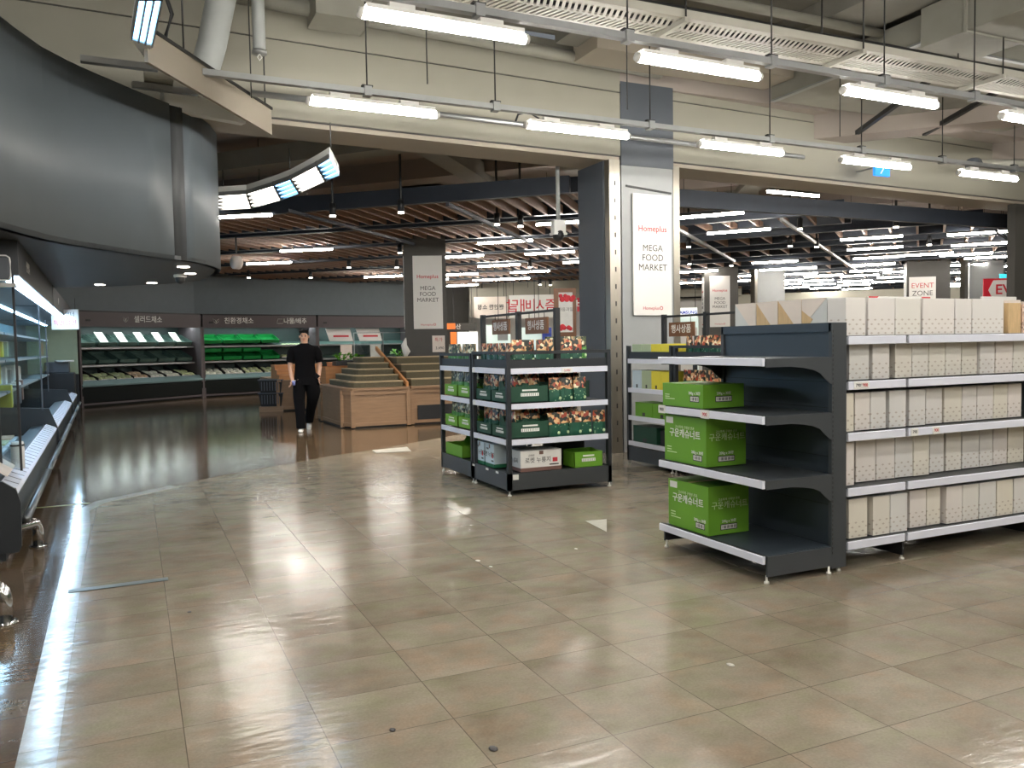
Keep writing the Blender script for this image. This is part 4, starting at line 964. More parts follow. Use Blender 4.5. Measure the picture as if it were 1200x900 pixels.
for k in range(2): nurungji(3.225, 7.52+0.26*k+0.0, 0.215, -PI/2, 0.22, 0.36, 0.235, M_GREENBAND if k == 0 else M_GREENBAND, 'pale green-footed carton, left side of the rack base, %s' % ['nearer', 'farther'][k])
for o in [o for o in COL.objects if o.name.startswith('carton') and o.parent is None and abs(o.rotation_euler.z+PI/2) < 1e-3]: o.location.y += 0.22
snack_tray(3.92, 7.13, 0.21, 0, 0.32, 0.24, M_GREEN, 'empty bright green tray on the base of the nearer rack', 'bright green trays on the bases', 0.155, 0.165)
mb = MB(); mb.box((0, 0, 0), (0.34, 0.28, 0.225), M_BLACK); tag(mb.build('dark_box', bevel=0.004), 'plain dark box behind the green tray on the rack base', 'box'); bpy.data.objects['dark_box'].location = (3.86, 7.42, 0.21)
snack_tray(3.22, 8.90, 0.21, -PI/2, 0.52, 0.36, M_GREEN, 'half-open bright green tray on the base of the farther rack', 'bright green trays on the bases', 0.13, 0.20, False)

# ------------------------------------------------------------------ second rack behind, by the pillar
rc = rack_module('display_rack', 'black rack by the pillar with yellow and sage cartons', 5.30, 6.30, 7.44, 8.34, [0.285, 0.585, 0.91, 1.25], 1.40, False, grp='racks by the pillar')
rd = rack_module('display_rack', 'black rack with nut pouches half hidden by the end shelf unit', 5.30, 6.30, 6.50, 7.41, [0.285, 0.585, 0.91, 1.25], 1.40, True, grp='racks by the pillar')
def slab(x, y, z, w_, h, m, lab, grp, d=0.25):
    t = thing('carton', lab, 'carton', (x, y, z), 0, grp); MB().box((0, 0, 0), (d, w_, h), m).build('box', t, 0.002)
    mb = MB(); mb.box((-0.001, w_*0.42, 0.01), (0, w_*0.58, 0.05), M_INK); mb.build('print', t)
for j, (z, h, seq) in enumerate([(1.25, 0.175, (M_YELLOW, M_YELLOW, M_SAGE, M_SAGE)), (0.91, 0.21, (M_YELLOW, M_YELLOW, M_SAGE, M_BLUEW))]):
    for k, m in enumerate(seq):
        slab(5.335, 7.49+0.195*k, z-0.008, 0.19, h, m, '%s carton, %s of the pillar rack, %s from the right' % ({M_YELLOW.name: 'yellow', M_SAGE.name: 'sage grey', M_BLUEW.name: 'pale blue'}[m.name], ['top', 'upper shelf'][j], ORD[k]), 'yellow and sage cartons')
for k in range(2): 
    slab(5.335, 7.50+0.36*k, 0.577, 0.35, 0.165, M_GREEN, 'green carton on the third shelf of the pillar rack, %s' % ['right', 'left'][k], 'green cartons of the pillar rack')
slab(5.335, 7.78, 0.277, 0.48, 0.19, M_DKGREEN, 'dark green carton on the lowest shelf of the pillar rack, left', 'dark cartons of the pillar rack'); slab(5.345, 7.50, 0.277, 0.22, 0.17, M_BLACK, 'black carton on the lowest shelf of the pillar rack, right', 'dark cartons of the pillar rack')
for k in range(6): pouch('d', 5.37, 6.62+0.125*k, 0.905, -PI/2, 'nut pouch on the upper shelf of the half hidden rack, %s' % ORD[k], 'nut pouches of the half hidden rack')
for k in range(6): pouch('d', 5.42, 6.60+0.135*k, 1.265, -PI/2+0.2*math.sin(k), 'nut pouch on top of the half hidden rack, %s' % ORD[k], 'nut pouches of the half hidden rack')
g = thing('sign_gantry', 'black metal frame over the racks by the pillar', 'sign frame', (5.80, 6.62, 1.225))
for y in (0.0, 0.86, 1.66): MB().box((-0.025, y-0.025, 0), (0.025, y+0.025, 0.54), M_BLACK).build('post', g)
MB().box((-0.012, 0, 0.50), (0.012, 1.66, 0.525), M_BLACK).build('crossbar', g)
plaque(5.80, 7.93, 1.50, 0.48, 'brown wooden plaque hung over the rack by the pillar')

# ================================================================== BANNERS AND PILLARS
def banner(x, y, z, w_, h, rz, lab, zs=(0.62, 0.47, 0.38, 0.29, 0.055), full=True):
    t = thing('banner_board', lab, 'banner', (x, y, z), rz, 'white banners on the pillars')
    MB().box((-w_/2, -0.02, 0), (w_/2, 0.0, h), M_OFFW).build('board', t, 0.003); s = h/1.575
    ys = -0.0212
    lettering('Homeplus', 0.108*s*(w_/0.6/s), M_RED, t, (0, ys, h*0.715), FMY, bold=0.0012)
    lettering('MEGA', 0.118*w_/0.6, M_INK, t, (0, ys, h*0.555+0.0), FMY); lettering('FOOD', 0.118*w_/0.6, M_INK, t, (0, ys, h*0.475), FMY); lettering('MARKET', 0.118*w_/0.6, M_INK, t, (0, ys, h*0.395), FMY)
    lettering('Homeplus', 0.062*w_/0.6, M_RED, t, (-0.03*w_/0.6, ys, h*0.058), FMY)
    MB().add([(0.13*w_/0.6+r*math.cos(a)*w_/0.6, ys-e, h*0.06+r*math.sin(a)*w_/0.6) for e in (0, 0.001) for r in (0.017, 0.026) for a in [2*PI*k/12 for k in range(12)]],
             [(k, (k+1) % 12, (k+1) % 12+12, k+12) for k in range(12)]+[(k+24, (k+1) % 12+24, (k+1) % 12+36, k+36) for k in range(12)], M_RED).build('ring_logo', t)
    return t
banner(6.245, 9.18, 1.79, 0.60, 1.575, 0, 'white banner on the big grey pillar between the two openings')
tag(MB().bar((5.86, 9.185, 3.46), (6.56, 9.185, 3.40), 0.02, 0.02, M_ROD).build('hanging_bar'), 'thin dark bar above the banner on the big pillar', 'bar')
def pillar(x, y, w_, d, rz, z1=4.7, m=M_PILLAR_B):
    mb = MB(); mb.box((-w_/2, 0, 0), (w_/2, d, z1), m); o = struct('wall_pillar', mb); o.location = (x, y, 0); o.rotation_euler = (0, 0, rz); return o
def on_face(x, y, w_, d, rz, side, off, zb, hw, hh, lab):
    c, s = math.cos(rz), math.sin(rz)
    if side == 'f': lx, ly, r = off, -0.0, rz
    else: lx, ly, r = -w_/2, off, rz-PI/2
    return banner(x+c*lx-s*ly, y+s*lx+c*ly, zb, hw, hh, r, lab)
rz = math.radians(-20)
pillar(5.52, 16.3, 0.86, 0.8, rz); on_face(5.52, 16.3, 0.86, 0.8, rz, 'f', 0.05, 1.78, 0.60, 1.50, 'white banner on the front of the first market pillar'); on_face(5.52, 16.3, 0.86, 0.8, rz, 's', 0.35, 1.78, 0.56, 1.50, 'white banner on the left side of the first market pillar')
t = thing('notice', 'small price notice on the first market pillar under its banner', 'notice', (5.75, 16.2, 1.30), rz)
MB().box((-0.13, -0.03, 0), (0.13, -0.01, 0.34), M_PINKCARD).build('sheet', t); lettering('3,490', 0.08, M_INK, t, (0.02, -0.032, 0.08), FMY); lettering('특가', 0.09, M_RED, t, (0, -0.032, 0.25), FMY)
t = thing('bag_roll', 'white plastic bag roll hanging on the left of the first market pillar', 'bag roll', (4.98, 16.05, 1.2)); MB().tube([(0,0,0), (0.03,0,0.12), (-0.02,0,0.25), (0.02,0,0.4)], [0.02,0.08,0.06,0.01], M_OFFW, 10).build('bag', t)
rz2 = math.radians(-32)
pillar(16.4, 20.4, 1.0, 0.9, rz2); on_face(16.4, 20.4, 1.0, 0.9, rz2, 'f', -0.05, 1.85, 0.60, 1.55, 'white banner on the front of the second market pillar'); on_face(16.4, 20.4, 1.0, 0.9, rz2, 's', 0.45, 1.85, 0.56, 1.55, 'white banner on the left side of the second market pillar')
pillar(18.3, 20.4, 0.9, 0.5, rz2, 4.7, M_PILLAR); struct('trim_5', MB().box((17.35, 20.0, 0), (17.45, 20.2, 3.6), M_STEEL))
for (u0, u1, yy, lab) in [(1070, 1100, 17.0, 'e')]:
    a = atY(1088, 330, 17.0); pillar(a.x, a.y, 1.15, 0.9, math.radians(-45), 4.7, M_PILLAR_B)
    t = thing('banner_board', 'white EVENT ZONE banner on the pillar behind the dotted cartons', 'banner', (a.x-0.62, a.y-0.30, 1.9), math.radians(-38))
    MB().box((-0.35, -0.02, 0), (0.35, 0, 1.25), M_OFFW).build('board', t); lettering('EVENT', 0.20, M_RED, t, (0, -0.022, 1.0), FMY); lettering('ZONE', 0.20, M_INK, t, (0, -0.022, 0.78), FMY)
    struct('trim_6', MB().box((a.x+0.95, a.y-0.45, 0), (a.x+1.1, a.y-0.3, 4.0), M_STEEL)); pillar(a.x+1.7, a.y-0.6, 0.9, 0.6, math.radians(-45), 4.7, M_PILLAR)
a = atY(980, 338, 30.0); pillar(a.x, a.y, 1.6, 0.9, math.radians(-35), 4.7, M_PILLAR)
# event signs
a = atY(1167, 341, 12.2)
t = thing('event_sign', 'red and white arrow sign reading EVENT before the dark right pillar', 'sign', (17.64, 11.68, a.z-0.24), math.radians(-35))
MB().box((-0.9, 0, 0), (0.9, 0.03, 0.5), M_REDB).build('red_panel', t)
MB().add([(x, -e, z) for e in (0.0, 0.012) for x, z in ((-0.80, 0.25), (-0.70, 0.46), (0.9, 0.46), (0.9, 0.04), (-0.70, 0.04))], [(0,1,2,3,4), (9,8,7,6,5)]+[(i, (i+1) % 5, (i+1) % 5+5, i+5) for i in range(5)], M_OFFW).build('white_arrow', t)
lettering('EVENT', 0.30, M_REDB, t, (-0.22, -0.014, 0.25), FMY, bold=0.004)
MB().bar((0, 0.03, 0.5), (0, 0.03, 1.5), 0.02, 0.02, M_ROD).build('hanger', t)
for i, (u0, u1, vv, dy, s) in enumerate([(1018, 1090, 352, 9.0, 'EVENT SALE'), (922, 968, 359, 9.5, 'EVENT SALE')]):
    a = atY(u0, vv, dy); b = atY(u1, vv, dy); wd = b.x-a.x
    t = thing('event_sign', ['low white sign with red corners behind the dotted cartons', 'low white sign with red corners behind the triangle cartons'][i], 'sign', (a.x, dy, 0), 0)
    z0 = a.z-0.30
    MB().box((0, 0, z0), (wd, 0.02, z0+0.36), M_OFFW).build('board', t); 
    for s0 in (0, wd): MB().add([(s0, -e, z0+0.36) for e in (0, .004)]+[(s0+(0.2 if s0 == 0 else -0.2)*1, -e, z0+0.36) for e in (0, .004)]+[(s0, -e, z0+0.22) for e in (0, .004)], [(0,2,4),(5,3,1),(0,1,3,2),(2,3,5,4),(4,5,1,0)], M_REDB).build('red_corner', t)
    lettering(s, 0.14, M_REDB, t, (wd/2, -0.003, z0+0.24), FMY)
    MB().box((wd*0.45, 0.0, 0), (wd*0.55, 0.04, z0), M_PILLAR).build('stand', t)
a = atY(1196, 355, 8.6)
t = thing('price_board', 'pale board with handwriting in front of the dark right pillar', 'sign', (11.9, 8.6, 0), 0); MB().box((0, 0, 1.55), (0.8, 0.03, 2.05), M_OFFW).build('board', t); lettering('CAFE', 0.2, M_INK, t, (0.3, -0.002, 1.86), FMY); MB().box((0.38, 0.03, 0), (0.42, 0.07, 2.0), M_PILLAR).build('stand', t)
a = at(1176, 328, 2.95); t = thing('hanging_sign', 'tiny teal sign hanging over the event area', 'sign', a); MB().box((-0.16, -0.01, -0.16), (0.16, 0.01, 0.16), M_SIGNTEAL).build('panel', t); MB().bar((0,0,0.16), (0,0,1.8), 0.01, 0.01, M_ROD).build('hanger', t)

# ================================================================== SHOP FRONTS BEHIND THE CENTRE RACK
def flat(u0, v0, u1, v1, dist, m, name, lab, cat, th=0.08, zb=None, txt=None, mir=False, tm=None, ts=0.4, grp=None):
    # upright panel facing the camera side, at ground distance dist from the camera
    d0 = at(u0, 500, 0); d1 = at(u1, 500, 0)
    a = d0.normalized()*dist; b = d1.normalized()*dist; a.z = b.z = 0
    def zz(u, v, p): q = AR*((u-600)/F_PX)+AD*((v-450)/F_PX)+AF; return H+q.z*dist/math.hypot(q.x, q.y)
    z0 = zz(u0, v1, a); z1 = zz(u0, v0, a); 
    if zb is not None: z0 = zb
    t = thing(name, lab, cat, (a.x, a.y, 0), math.atan2(b.y-a.y, b.x-a.x), grp); wd = (b-a).length
    MB().box((0, 0, z0), (wd, th, z1), m).build('panel', t)
    if z0 > 1: 
        for f in (0.1, 0.9): MB().box((wd*f-0.01, 0.02, z1), (wd*f+0.01, 0.04, 4.75), M_ROD).build('hanger', t)
    if txt: lettering(txt, ts, tm, t, (wd/2, -0.01, (z0+z1)/2), FMY, mirror=mir, bold=0.004)
    return t, wd, z0, z1
flat(553, 338, 652, 372, 31.0, M_CREAM, 'shop_fascia', 'plain cream shop fascia behind the left gantry post', 'shop fascia')
flat(599, 346, 652, 373, 30.0, M_OFFW, 'hanging_banner', 'white banner with red lettering seen from behind', 'banner', txt='즉시배달', mir=True, tm=M_REDB, ts=0.50)
t, wd, z0, z1 = flat(558, 348, 597, 373, 30.2, M_PINKCARD, 'hanging_banner', 'cream banner with small grey lettering seen from behind', 'banner', txt='편안한 쇼핑', mir=True, tm=M_INK, ts=0.20)
t, wd, z0, z1 = flat(651, 338, 677, 391, 24.0, M_BROWNB, 'poster_stand', 'tall framed poster with red fruit on a dark pillar', 'poster', zb=0.0)
MB().box((0.14, -0.02, 1.75), (wd-0.1, 0, z1-0.12), M_PALEGREY).build('poster', t)
for k in range(12): MB().ball((0.2+0.045*(k*5 % 9), -0.02, (1.85+0.03*(k % 3)) if k < 5 else z1-0.22-0.05*(k % 3)), 0.06+0.01*(k % 3), M_REDB, 8, (1, 0.2, 1)).build('painted_fruit', t)
lettering('가을과일', 0.12, M_INK, t, (wd/2+0.02, -0.022, 2.4), FMY)
flat(678, 349, 727, 365, 29.0, M_REDB, 'hanging_banner', 'red banner with white lettering seen from behind beside the pillar', 'banner', txt='시작 배달서비스', mir=True, tm=M_WHITETXT, ts=0.36)
flat(513, 379, 560, 388, 30.0, M_PILLAR_B, 'shop_fascia', 'dark shop fascia with faint white lettering near the banner pillar', 'shop fascia', txt='수산', tm=M_WHITETXT, ts=0.2)
flat(517, 379, 536, 386, 29.6, M_ORANGE, 'shop_sign', 'orange shop sign right of the banner pillar', 'sign')
for i, (u0, u1, v0, v1, d, m, lab) in enumerate([
   (516, 524, 388, 425, 28.5, M_OFFW, 'white narrow shop panel right of the banner pillar'), (530, 537, 389, 425, 28.5, M_ORANGE, 'orange upright shop panel behind the rack'),
   (538, 562, 389, 425, 28.4, M_SHOPGLOW, 'bright white shop counter behind the rack left'), (566, 600, 381, 425, 27.5, M_SHOPTEAL, 'pale teal lit counter front between the gantry posts'),
   (606, 636, 384, 425, 27.0, M_SHOPTEAL, 'pale mint lit refrigerator front under the right plaque'), (637, 648, 384, 420, 26.5, M_BLUE, 'blue vending panel under the right plaque'),
   (682, 702, 373, 425, 28.0, M_SHOPGLOW, 'bright glass shopfront right of the fruit poster'), (703, 726, 370, 425, 27.0, M_BLUE, 'blue vending panel beside the steel jamb'),
   (722, 735, 360, 400, 27.0, M_SHOPGLOW, 'bright shop panel at the steel jamb'), (628, 634, 376, 384, 26.8, M_REDB, 'small red shop panel above the mint counter'),
   (795, 819, 372, 425, 26, M_SHOPTEAL, 'pale mint counter behind the pillar rack'), (795, 818, 384, 425, 25.7, M_OFFW, 'white display case behind the pillar rack')]):
    flat(u0, v0, u1, v1, d, m, 'shop_counter', lab, 'shop counter', zb=0.0 if v1 > 400 else None)
flat(795, 361, 818, 372, 26.5, M_SHOPGLOW, 'shop_sign', 'glowing shop sign reading SAMSUNG behind the pillar rack', 'sign', txt='SAMSUNG', tm=M_BLUE, ts=0.13)
t, wd, z0, z1 = flat(850, 346, 1190, 352, 38, M_CREAM, 'long_fascia', 'long cream fascia board far across the market', 'shop fascia', zb=2.0)
flat(1128, 343, 1146, 350, 36, M_PILLAR, 'shop_sign', 'small grey sign far across the market on the cream fascia', 'sign', txt='매장', tm=M_INK, ts=0.3)
flat(585, 387, 597, 399, 26.9, M_PILLAR, 'counter_screen', 'grey screen on the teal counter', 'screen'); flat(718, 352, 727, 365, 20, M_BLACK, 'hanging_monitor', 'black monitor hanging beside the steel jamb', 'monitor')
flat(517, 354, 523, 363, 27, M_SHOPGLOW, 'wall_notice', 'small bright notice on the dark wall right of the banner pillar', 'notice')

# ================================================================== FRESH CASES ON THE LEFT
CA = math.atan2(-0.0282, 0.9996)               # the cases run almost straight along y
CR = math.radians(1.62)
def case_unit(y0, y1, name_label, glass_x, glass_z, end_panel):
    # local frame: x towards the aisle, y along the run
    c, s = math.cos(CR), math.sin(CR); ox, oy = -0.75, 6.63
    t = thing('chilled_case', name_label, 'refrigerated case', (ox-s*y0, oy+c*y0, 0), CR, 'chilled cases along the left wall')
    L = y1-y0
    def prof(pr, m, a=0.0, b=None, nm='body', par=None):
        b = L if b is None else b
        n = len(pr); mb = MB(); vs = [(x, a, z) for x, z in pr]+[(x, b, z) for x, z in pr]
        mb.add(vs, [tuple(range(n)), tuple(range(n, 2*n))[::-1]]+[(i, (i+1) % n, (i+1) % n+n, i+n) for i in range(n)], m); return mb.build(nm, par or t)
    prof([(-0.10, 0), (-0.10, 0.10), (-0.03, 0.12), (-0.02, 0.44), (-0.04, 0.47), (-0.16, 0.52), (-0.30, 0.50), (-0.30, 0.40), (-1.25, 0.36), (-1.25, 0)], M_CASEB)
    prof([(-1.25, 0.3), (-1.20, 0.3), (-1.20, 2.0), (-1.25, 2.0)], M_CASELIN, nm='back_liner')
    g0 = 0.70 if y0 < 1 else 0.0
    prof([(0.0, 2.03), (0.0, 2.295), (-1.25, 2.295), (-1.25, 2.03)], M_CANOPY, a=g0, nm='canopy')
    prof([(-0.02, 2.028), (-0.02, 2.0), (-0.09, 1.985), (-0.10, 2.028)], M_CASELED, a=g0+0.05, b=L-0.05, nm='light_strip')
    prof([(-0.55, 2.028), (-0.55, 2.015), (-0.60, 2.015), (-0.60, 2.028)], M_CASELED, a=g0+0.05, b=L-0.05, nm='light_strip')
    prof([(-0.015, 0.462), (-0.035, 0.483), (-0.135, 0.525), (-0.137, 0.520), (-0.037, 0.474), (-0.018, 0.455)], M_RAIL, nm='price_rail')
    mb = MB(); k = 0.1
    while k < L-0.2: mb.add([(-0.03, k, 0.487), (-0.12, k, 0.527), (-0.12, k+0.002, 0.527), (-0.03, k+0.002, 0.487), (-0.03, k, 0.49), (-0.12, k, 0.53), (-0.12, k+0.004, 0.53), (-0.03, k+0.004, 0.49)], [(0,1,2,3),(7,6,5,4),(0,4,5,1),(2,6,7,3)], M_INK); k += 0.22
    mb.build('tag_lines', t)
    MB().tube([(0.03, 0.02, 0.28), (0.03, L*0.48, 0.28)], 0.03, M_GUARD, 8).build('kick_rail', t); MB().tube([(0.03, L*0.50, 0.28), (0.03, L-0.02, 0.28)], 0.03, M_GUARD, 8).build('kick_rail', t)
    # end panel with rounded profile
    for a in ((0.0, L-0.02) if end_panel else (0.0,)):
        top = 0.56 if y0 < 1 else 0.72
        prof([(-0.02, 0.06), (0.0, 0.10), (0.005, 0.40), (-0.02, 0.50), (-0.10, top), (-1.25, top+0.08), (-1.25, 0.06)], M_CASEB, a=a-0.03, b=a, nm='end_panel')
    for z in (0.95, 1.35, 1.7): prof([(-0.55, z), (-1.2, z), (-1.2, z-0.03), (-0.55, z-0.03)], M_PILLAR, nm='inner_shelf')
    # end glass between the end panel and the canopy
    gz = (0.56 if y0 < 1 else 0.72); gx = glass_x
    for (xa, xb) in ([(gx, gx-0.13), (gx-0.13, -1.2)] if y0 < 1 else [(gx, -1.2)]):
        prof([(xa, gz-0.02), (xa, 2.03), (xb, 2.03), (xb, gz+0.02)], M_GLASS, a=g0-0.022, b=g0-0.014, nm='glass_pane')
        prof([(xa+0.008, gz-0.02), (xa+0.008, 2.03), (xa-0.008, 2.03), (xa-0.008, gz-0.02)], M_BLACK if y0 < 1 else M_PILLAR_D, a=g0-0.03, b=g0-0.006, nm='glass_post')
    return t
ca = case_unit(0.0, 5.4, 'nearest glass fronted chilled case at the left photo edge', -0.04, 0.50, False)
cb = case_unit(5.5, 11.0, 'middle glass fronted chilled case with bottles and boxes inside', -0.17, 0.70, False)
cc = case_unit(11.1, 14.4, 'farthest open chilled case, running up to the salad wall case', -0.40, 0.52, False)
def cl(x, y, z): 
    c, s = math.cos(CR), math.sin(CR); return Vector((-0.75+c*x-s*y, 6.63+s*x+c*y, z))
# lamp box above the first case
t = thing('menu_lightbox', 'dark rounded box sign with pale outline above the nearest chilled case', 'lightbox', cl(-0.06, 0.60, 1.96), CR)
MB().box((-0.75, -0.10, 0.02), (0.02, -0.02, 0.20), M_PILLAR_D).build('box', t, 0.015)
MB().tube([(-0.75, -0.105, 0.20), (0.0, -0.105, 0.20), (0.02, -0.105, 0.185), (0.024, -0.105, 0.16), (0.024, -0.105, 0.05), (0.01, -0.105, 0.02), (-0.75, -0.105, 0.015)], 0.006, M_WHITE, 6).build('outline', t); MB().box((-0.75, -0.10, -0.03), (0.05, 0.0, 0.0), M_CHROME).build('ledge', t)
# lettering on canopies
for k, (yy, s_) in enumerate([(1.6, '신선정육'), (6.9, '축산')]):
    lettering(s_, 0.10, M_WHITETXT, ca if k == 0 else cb, (0.002, (yy if k == 0 else yy-5.5), 2.16), face((1, 0, 0)))
# goods inside
GD = [(5.9, -0.62, 0.72, 0.16, 0.16, 0.30, M_YELLOW, 'yellow'), (6.3, -0.65, 0.72, 0.15, 0.2, 0.26, M_WHITE, 'white'), (6.8, -0.62, 0.72, 0.2, 0.28, 0.26, M_PILLAR_D, 'slate blue'), (7.4, -0.62, 0.72, 0.12, 0.16, 0.28, M_PINKCARD, 'pale pink'), (7.9, -0.62, 0.72, 0.1, 0.18, 0.3, M_BROWNBAND, 'brown'),
      (5.8, -0.8, 0.98, 0.14, 0.2, 0.26, M_BLUEW, 'pale blue'), (6.2, -0.75, 0.98, 0.12, 0.14, 0.3, M_YELLOW, 'yellow'), (6.7, -0.8, 0.98, 0.14, 0.2, 0.2, M_BLUEW, 'pale blue'), (7.3, -0.8, 0.98, 0.15, 0.22, 0.24, M_OFFW, 'off white'), (8.0, -0.8, 0.98, 0.15, 0.22, 0.2, M_PILLAR, 'grey'),
      (5.9, -0.8, 1.38, 0.14, 0.3, 0.24, M_SAGE, 'sage green'), (6.5, -0.78, 1.38, 0.13, 0.12, 0.26, M_ORANGE, 'orange'), (7.0, -0.8, 1.38, 0.15, 0.2, 0.22, M_YELLOW, 'yellow'), (7.7, -0.8, 1.38, 0.15, 0.2, 0.22, M_SAGE, 'sage green'), (8.6, -0.8, 0.98, 0.15, 0.3, 0.25, M_WHITE, 'white'), (9.4, -0.8, 0.98, 0.15, 0.3, 0.22, M_PINKCARD, 'pale pink')]
from collections import Counter
cnt = Counter()
for (y, x, z, d, w_, h, m, cn) in GD:
    lv = 'floor' if z < 0.8 else ('lower shelf' if z < 1.1 else 'upper shelf'); cnt[(cn, lv)] += 1
    t = thing('grocery_box', '%s box on the %s inside the middle chilled case%s' % (cn, lv, '' if cnt[(cn, lv)] == 1 else ', farther one'), 'box', cl(x, y, z), CR, 'goods in the middle chilled case')
    MB().box((-d/2, 0, 0), (d/2, w_, h), m).build('box', t, 0.008); MB().box((-d/2+0.01, 0.02, h), (d/2-0.01, w_-0.02, h+0.012), M_OFFW).build('lid', t)
# meat trays seen through the first case
for i in range(7):
    t = thing('food_tray', 'pale tray in the nearest chilled case, %s from the near end' % ORD[i], 'food tray', cl(-0.62, 0.7+0.62*i, 0.38), CR, 'trays in the nearest chilled case')
    MB().box((-0.22, 0, 0), (0.22, 0.5, 0.05), M_BLUEW).build('tray', t, 0.01); MB().box((-0.18, 0.04, 0.05), (0.18, 0.46, 0.075), [M_PACKP, M_PACKW, M_PACKG][i % 3]).build('food', t, 0.01)
t = thing('paper_sign', 'white slanted card at the lip of the nearest chilled case', 'sign', cl(-0.20, 0.55, 0.56), CR)
MB().add([(0.10, -0.25, 0.0), (0.10, 0.35, 0.0), (-0.12, 0.35, 0.16), (-0.12, -0.25, 0.16), (0.10, -0.25, -0.01), (0.10, 0.35, -0.01), (-0.12, 0.35, 0.15), (-0.12, -0.25, 0.15)], [(0,1,2,3),(7,6,5,4),(0,4,5,1),(1,5,6,2),(2,6,7,3),(3,7,4,0)], M_PINKCARD).build('card', t)
t = thing('bottle', 'white jar standing at the lip of the nearest chilled case', 'jar', cl(-0.10, 1.15, 0.50), CR)
MB().tube([(0,0,0), (0,0,0.17), (0,0,0.19), (0,0,0.22)], [0.05,0.05,0.045,0.045], M_OFFW, 12).build('jar', t); MB().tube([(0,0,0.185), (0,0,0.2)], 0.053, M_INK, 12).build('band', t)
a = at(60, 363, 2.12); b = at(87, 363, 2.12)
t = thing('price_board', 'white price board with pink lettering hanging in front of the chilled cases', 'sign', (a.x, a.y, 1.80), math.radians(-20))
wd = 0.42; MB().box((0, -0.01, 0), (wd, 0.01, 0.32), M_OFFW).build('board', t); lettering('정육코너', 0.085, M_INK, t, (wd/2, -0.012, 0.24), FMY); lettering('특별할인', 0.10, M_RED, t, (wd/2, -0.012, 0.10), FMY)
for s in (0.05, wd-0.05): MB().tube([(s, 0, 0.32), (s, 0, 0.50)], 0.004, M_ROD, 6).build('cord', t)
t = thing('partition_panel', 'pale curved partition at the far end of the chilled cases', 'partition', (-1.55, 22.3, 0), 0)
MB().box((-0.7, 0, 0.9), (0.35, 0.06, 2.05), M_SAGE).build('panel', t); MB().box((-0.7, 0.0, 0), (0.35, 0.06, 0.9), M_BLACK).build('base', t)
t = thing('equipment_stack', 'dark jumble of equipment standing before the pale partition', 'equipment', (-1.55, 21.6, 0), 0)
MB().box((-0.4, 0, 0), (0.3, 0.5, 0.95), M_BLACK).build('cabinet', t, 0.02); MB().box((-0.3, 0.05, 0.95), (0.2, 0.4, 1.2), M_PILLAR_D).build('upper_unit', t, 0.02); MB().tube([(0.1, 0.1, 1.2), (0.1, 0.1, 1.24)], 0.2, M_WHITE, 12).build('plate', t)

# chrome bumper rails on the floor by the first case
def bumper(pts, lab):
    t = thing('bumper_rail', lab, 'bumper rail', pts[0].copy(), 0, 'chrome floor rails')
    o = pts[0]; q = [p-o for p in pts]; MB().tube(q, 0.038, M_CHROME, 14).build('rail', t)
    for p in (q[0], q[-1]): MB().tube([(p.x, p.y, 0.0), (p.x, p.y, 0.012)], 0.062, M_CHROME, 14).build('flange', t)
def arch(x0, y0, x1, y1, h):
    o = [Vector((x0, y0, 0.0)), Vector((x0, y0, h-0.06))]
    d = Vector((x1-x0, y1-y0, 0)).normalized(); r = 0.06
    o += [Vector((x0, y0, h-0.06))+d*(r*(1-math.cos(a)))+Vector((0, 0, r*math.sin(a))) for a in (0.5, 1.1, PI/2)]
    o += [Vector((x1, y1, h-0.06))-d*(r*(1-math.cos(a)))+Vector((0, 0, r*math.sin(a))) for a in (PI/2, 1.1, 0.5)]
    o += [Vector((x1, y1, h-0.06)), Vector((x1, y1, 0.0))]; return o
bumper(arch(-0.69, 7.02, -0.93, 6.62, 0.19), 'chrome floor rail in front of the nearest chilled case end'); bumper(arch(-0.67, 5.10, -1.2, 5.3, 0.20), 'chrome floor rail cut by the left photo edge')

